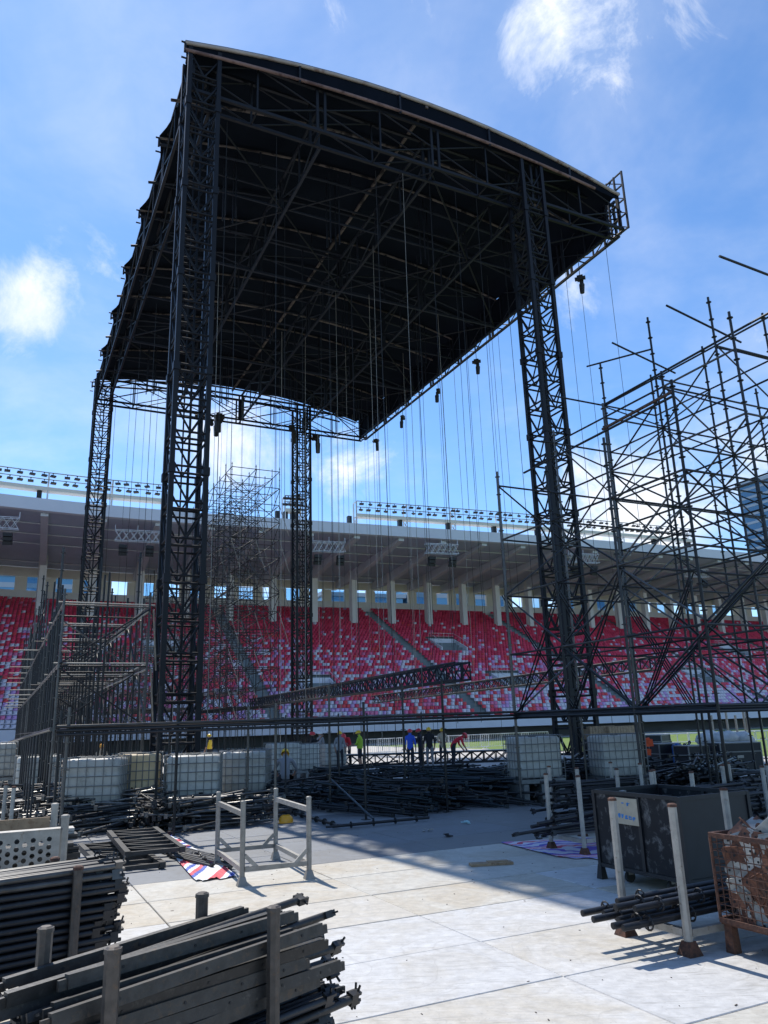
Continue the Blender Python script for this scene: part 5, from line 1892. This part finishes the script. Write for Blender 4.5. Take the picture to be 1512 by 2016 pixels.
person('worker in yellow helmet behind the leftmost tote', tuple(pp(200, 30)[:2]) + (0,), .6, 'shirt_cream', 'trouser_dark', 'orange', 'stand', size=.92)
person('small far worker in yellow vest left of the greyish tote', pp(412, 46), 1.0, 'shirt_navy', 'trouser_dark', 'yellow', vest='helmet_yellow')

# ------------------------------------------------------------------ the far side of the site
t = box_truss(atY(596, 1492, 41) * 1, atY(1000, 1490, 41), .5, 'long truss lying on the floor behind the men', 'black_steel')
t.location.z = .27
p1, p2 = atY(596, 1492, 41), atY(1000, 1490, 41)
q = (Vector((p2.x, p2.y, 0)) - Vector((p1.x, p1.y, 0)))
t.rotation_quaternion = q.to_track_quat('X', 'Z')
tp = MB().box((0, 0, 0), (q.length, .3, .03)).build('white_plank', 'white_paint', None, (Vector((p1.x, p1.y, .57)) + q / 2))
tp.rotation_euler = (0, 0, math.atan2(q.y, q.x))
tag(tp, 'long pale board on top of the floor truss', 'board')


def barrier(p, rot, label, w=2.2):
    t = thing('crowd_barrier', label, 'barrier', p, rot, 'crowd barriers on the far side')
    for z in (.18, 1.05):
        tube('rail', (-w / 2, 0, z), (w / 2, 0, z), .022, 'white_paint', t, 6)
    n = 15
    for k in range(n + 1):
        x = -w / 2 + w * k / n
        tube('bar', (x, 0, .18), (x, 0, 1.05), .010 if 0 < k < n else .02, 'white_paint', t, 5)
    for x in (-w / 2 + .2, w / 2 - .2):
        MB().box((x, 0, .03), (.05, .6, .05)).tube((x, 0, .05), (x, 0, .18), .02, 6).build('foot', 'white_paint', t)


for k in range(9):
    p = atY(735 + k * 40, 1470, 54 + k * .9)
    barrier((p.x, p.y, 0), .25, 'white crowd barrier in the far row behind the men')
for k in range(7):
    p = atY(1290 + k * 44, 1455, 44)
    t = thing('white_railing', 'white tube railing at the edge of the grass, beyond the flight cases', 'railing', (p.x, p.y, 0), 0.1, 'white railings at the grass edge')
    tube('rail', (-.65, 0, 1.0), (.65, 0, 1.0), .05, 'white_paint', t, 6)
    tube('rail', (-.65, 0, .55), (.65, 0, .55), .03, 'white_paint', t, 6)
    for x in (-.6, 0, .6):
        tube('post', (x, 0, -.04), (x, 0, 1.0), .03, 'white_paint', t, 6)
for k, (pxx, top) in enumerate(((1382, 1412), (1400, 1408), (1428, 1398), (1447, 1408), (1462, 1397), (1468, 1400), (1496, 1410))):
    p = atY(pxx, top, 38)
    c = tube('galvanised_pole', (p.x, p.y, -.04), (p.x, p.y, p.z), .055, 'galv', None, 8)
    tag(c, 'pale standing pole at the grass edge before the dark wall', 'pole', 'standing poles at the grass edge')


def flight_case(pxx, topy, Y, w, d, h, rot, label, lid=True):
    p = atY(pxx, topy, Y)
    z = p.z - h
    t = thing('flight_case', label, 'flight case', (p.x, p.y, 0), rot, 'flight cases beyond the heaps')
    z0 = max(.12, z)
    MB().box((0, 0, (z0 + p.z) / 2), (w, d, p.z - z0)).build('body', 'case_black', t)
    for zz in (z0, z0 + (p.z - z0) * .68, p.z):
        MB().box((0, 0, zz), (w + .03, d + .03, .03)).build('edge_strip', 'cage_steel', t)
    for x in (-w / 2, w / 2):
        for y in (-d / 2, d / 2):
            MB().box((x, y, (z0 + p.z) / 2), (.035, .035, p.z - z0 + .02)).build('corner_strip', 'cage_steel', t)
            MB().tube((x * .85, y * .85 - .02, .05), (x * .85, y * .85 + .02, .05), .05, 8).box((x * .85, y * .85, (.08 + z0) / 2), (.06, .06, max(.02, z0 - .08))).build('wheel', 'rubber', t)
    MB().box((-.05, -d / 2 - .02, z0 + (p.z - z0) * .5), (.2, .02, .08)).build('handle', 'galv', t)
    return t


flight_case(1308, 1464, 26, .75, .6, .95, .2, 'dark flight case left of the blue drum')
flight_case(1360, 1468, 25, .75, .7, .85, .3, 'dark flight case right of the blue drum')
flight_case(1443, 1462, 25, 1.3, .8, .80, .1, 'wide dark flight case under the white bags')
flight_case(1288, 1447, 29, .9, .8, .70, .9, 'dark open case behind the orange jacket')
p = atY(1272, 1470, 25)
m_ = MB()
for k in range(6):
    m_.box((rnd.uniform(-.1, .1), rnd.uniform(-.08, .08), rnd.uniform(-.16, .16)), (rnd.uniform(.14, .26), rnd.uniform(.1, .2), rnd.uniform(.16, .3)), 0, Matrix.Rotation(rnd.uniform(-.4, .4), 3, 'Y'))
o = m_.build('orange_jacket', 'orange_cloth', None, p)
tag(o, 'orange jacket hung beside the dark flight case', 'jacket')
o = MB().tube((0, 0, -1.0), (0, 0, -.0), .05, 8).build('jacket_stand', 'black_steel', None, (p.x, p.y + .1, p.z))
tag(o, 'dark stake that carries the orange jacket', 'stake')
p = atY(1334, 1476, 25.5)
o = MB().tube((0, 0, -.45), (0, 0, .12), .17, 14).tube((0, 0, .12), (0, 0, .16), .15, 14).tube((0, 0, .16), (0, 0, .2), .06, 10).build('blue_drum', 'blue_plastic', None, p)
tag(o, 'small blue plastic drum between the flight cases', 'drum')
o = MB().box((0, 0, -.3), (.6, .5, .6)).build('support_crate', 'timber', None, (p.x, p.y, p.z - .46))
tag(o, 'wooden crate under the blue drum', 'crate')


def bag(p, r, label, sd):
    rr_ = random.Random(sd)
    m_ = MB()
    n, k = 12, 7
    vs = []
    for j in range(k + 1):
        f = PI * j / k
        for i in range(n):
            a = 2 * PI * i / n
            q = r * (1 + .16 * math.sin(a * 3 + sd) * math.sin(f * 2) + rr_.uniform(-.06, .06))
            vs.append((math.cos(a) * math.sin(f) * q, math.sin(a) * math.sin(f) * q, -math.cos(f) * q * .6))
    m_.add(vs, [(j * n + i, j * n + (i + 1) % n, (j + 1) * n + (i + 1) % n, (j + 1) * n + i) for j in range(k) for i in range(n)], 0, True)
    o = m_.build('white_bag', 'bag_white', None, p)
    tag(o, label, 'bag')


bag(atY(1390, 1456, 27), .34, 'white sack left of the pile on the wide flight case', 1)
bag(atY(1430, 1454, 26), .40, 'white sack in the middle on the wide flight case', 2)
bag(atY(1462, 1454, 26), .36, 'white sack on the right end of the wide flight case', 3)
bag(atY(1398, 1447, 27.5), .26, 'upper white sack by the thin scaffold post', 4)
for k, (pxx, w_, lab) in enumerate(((1130, .0, ''), (1180, 1.0, 'left pale pallet of packed goods on top of the right tote'), (1218, 1.0, 'right pale pallet of packed goods on top of the right tote'))):
    if w_:
        p = atY(pxx, 1440, 33)
        m_ = MB()
        for q in range(9):
            m_.box((-.5 + q * .125, 0, 0), (.11, .6, .5 + .02 * (q % 3)))
        o = m_.build('packed_goods', 'timber', None, (p.x, p.y, p.z - .05), .2)
        tag(o, lab.replace('on top of', 'seen above'), 'goods')
        o = MB().box((0, 0, 0), (1.2, .7, p.z - .3)).build('goods_base', 'case_black', None, (p.x, p.y, (p.z - .3) / 2), .2)
        tag(o, 'dark box under the %s packed goods' % ('left' if k == 1 else 'right'), 'box')
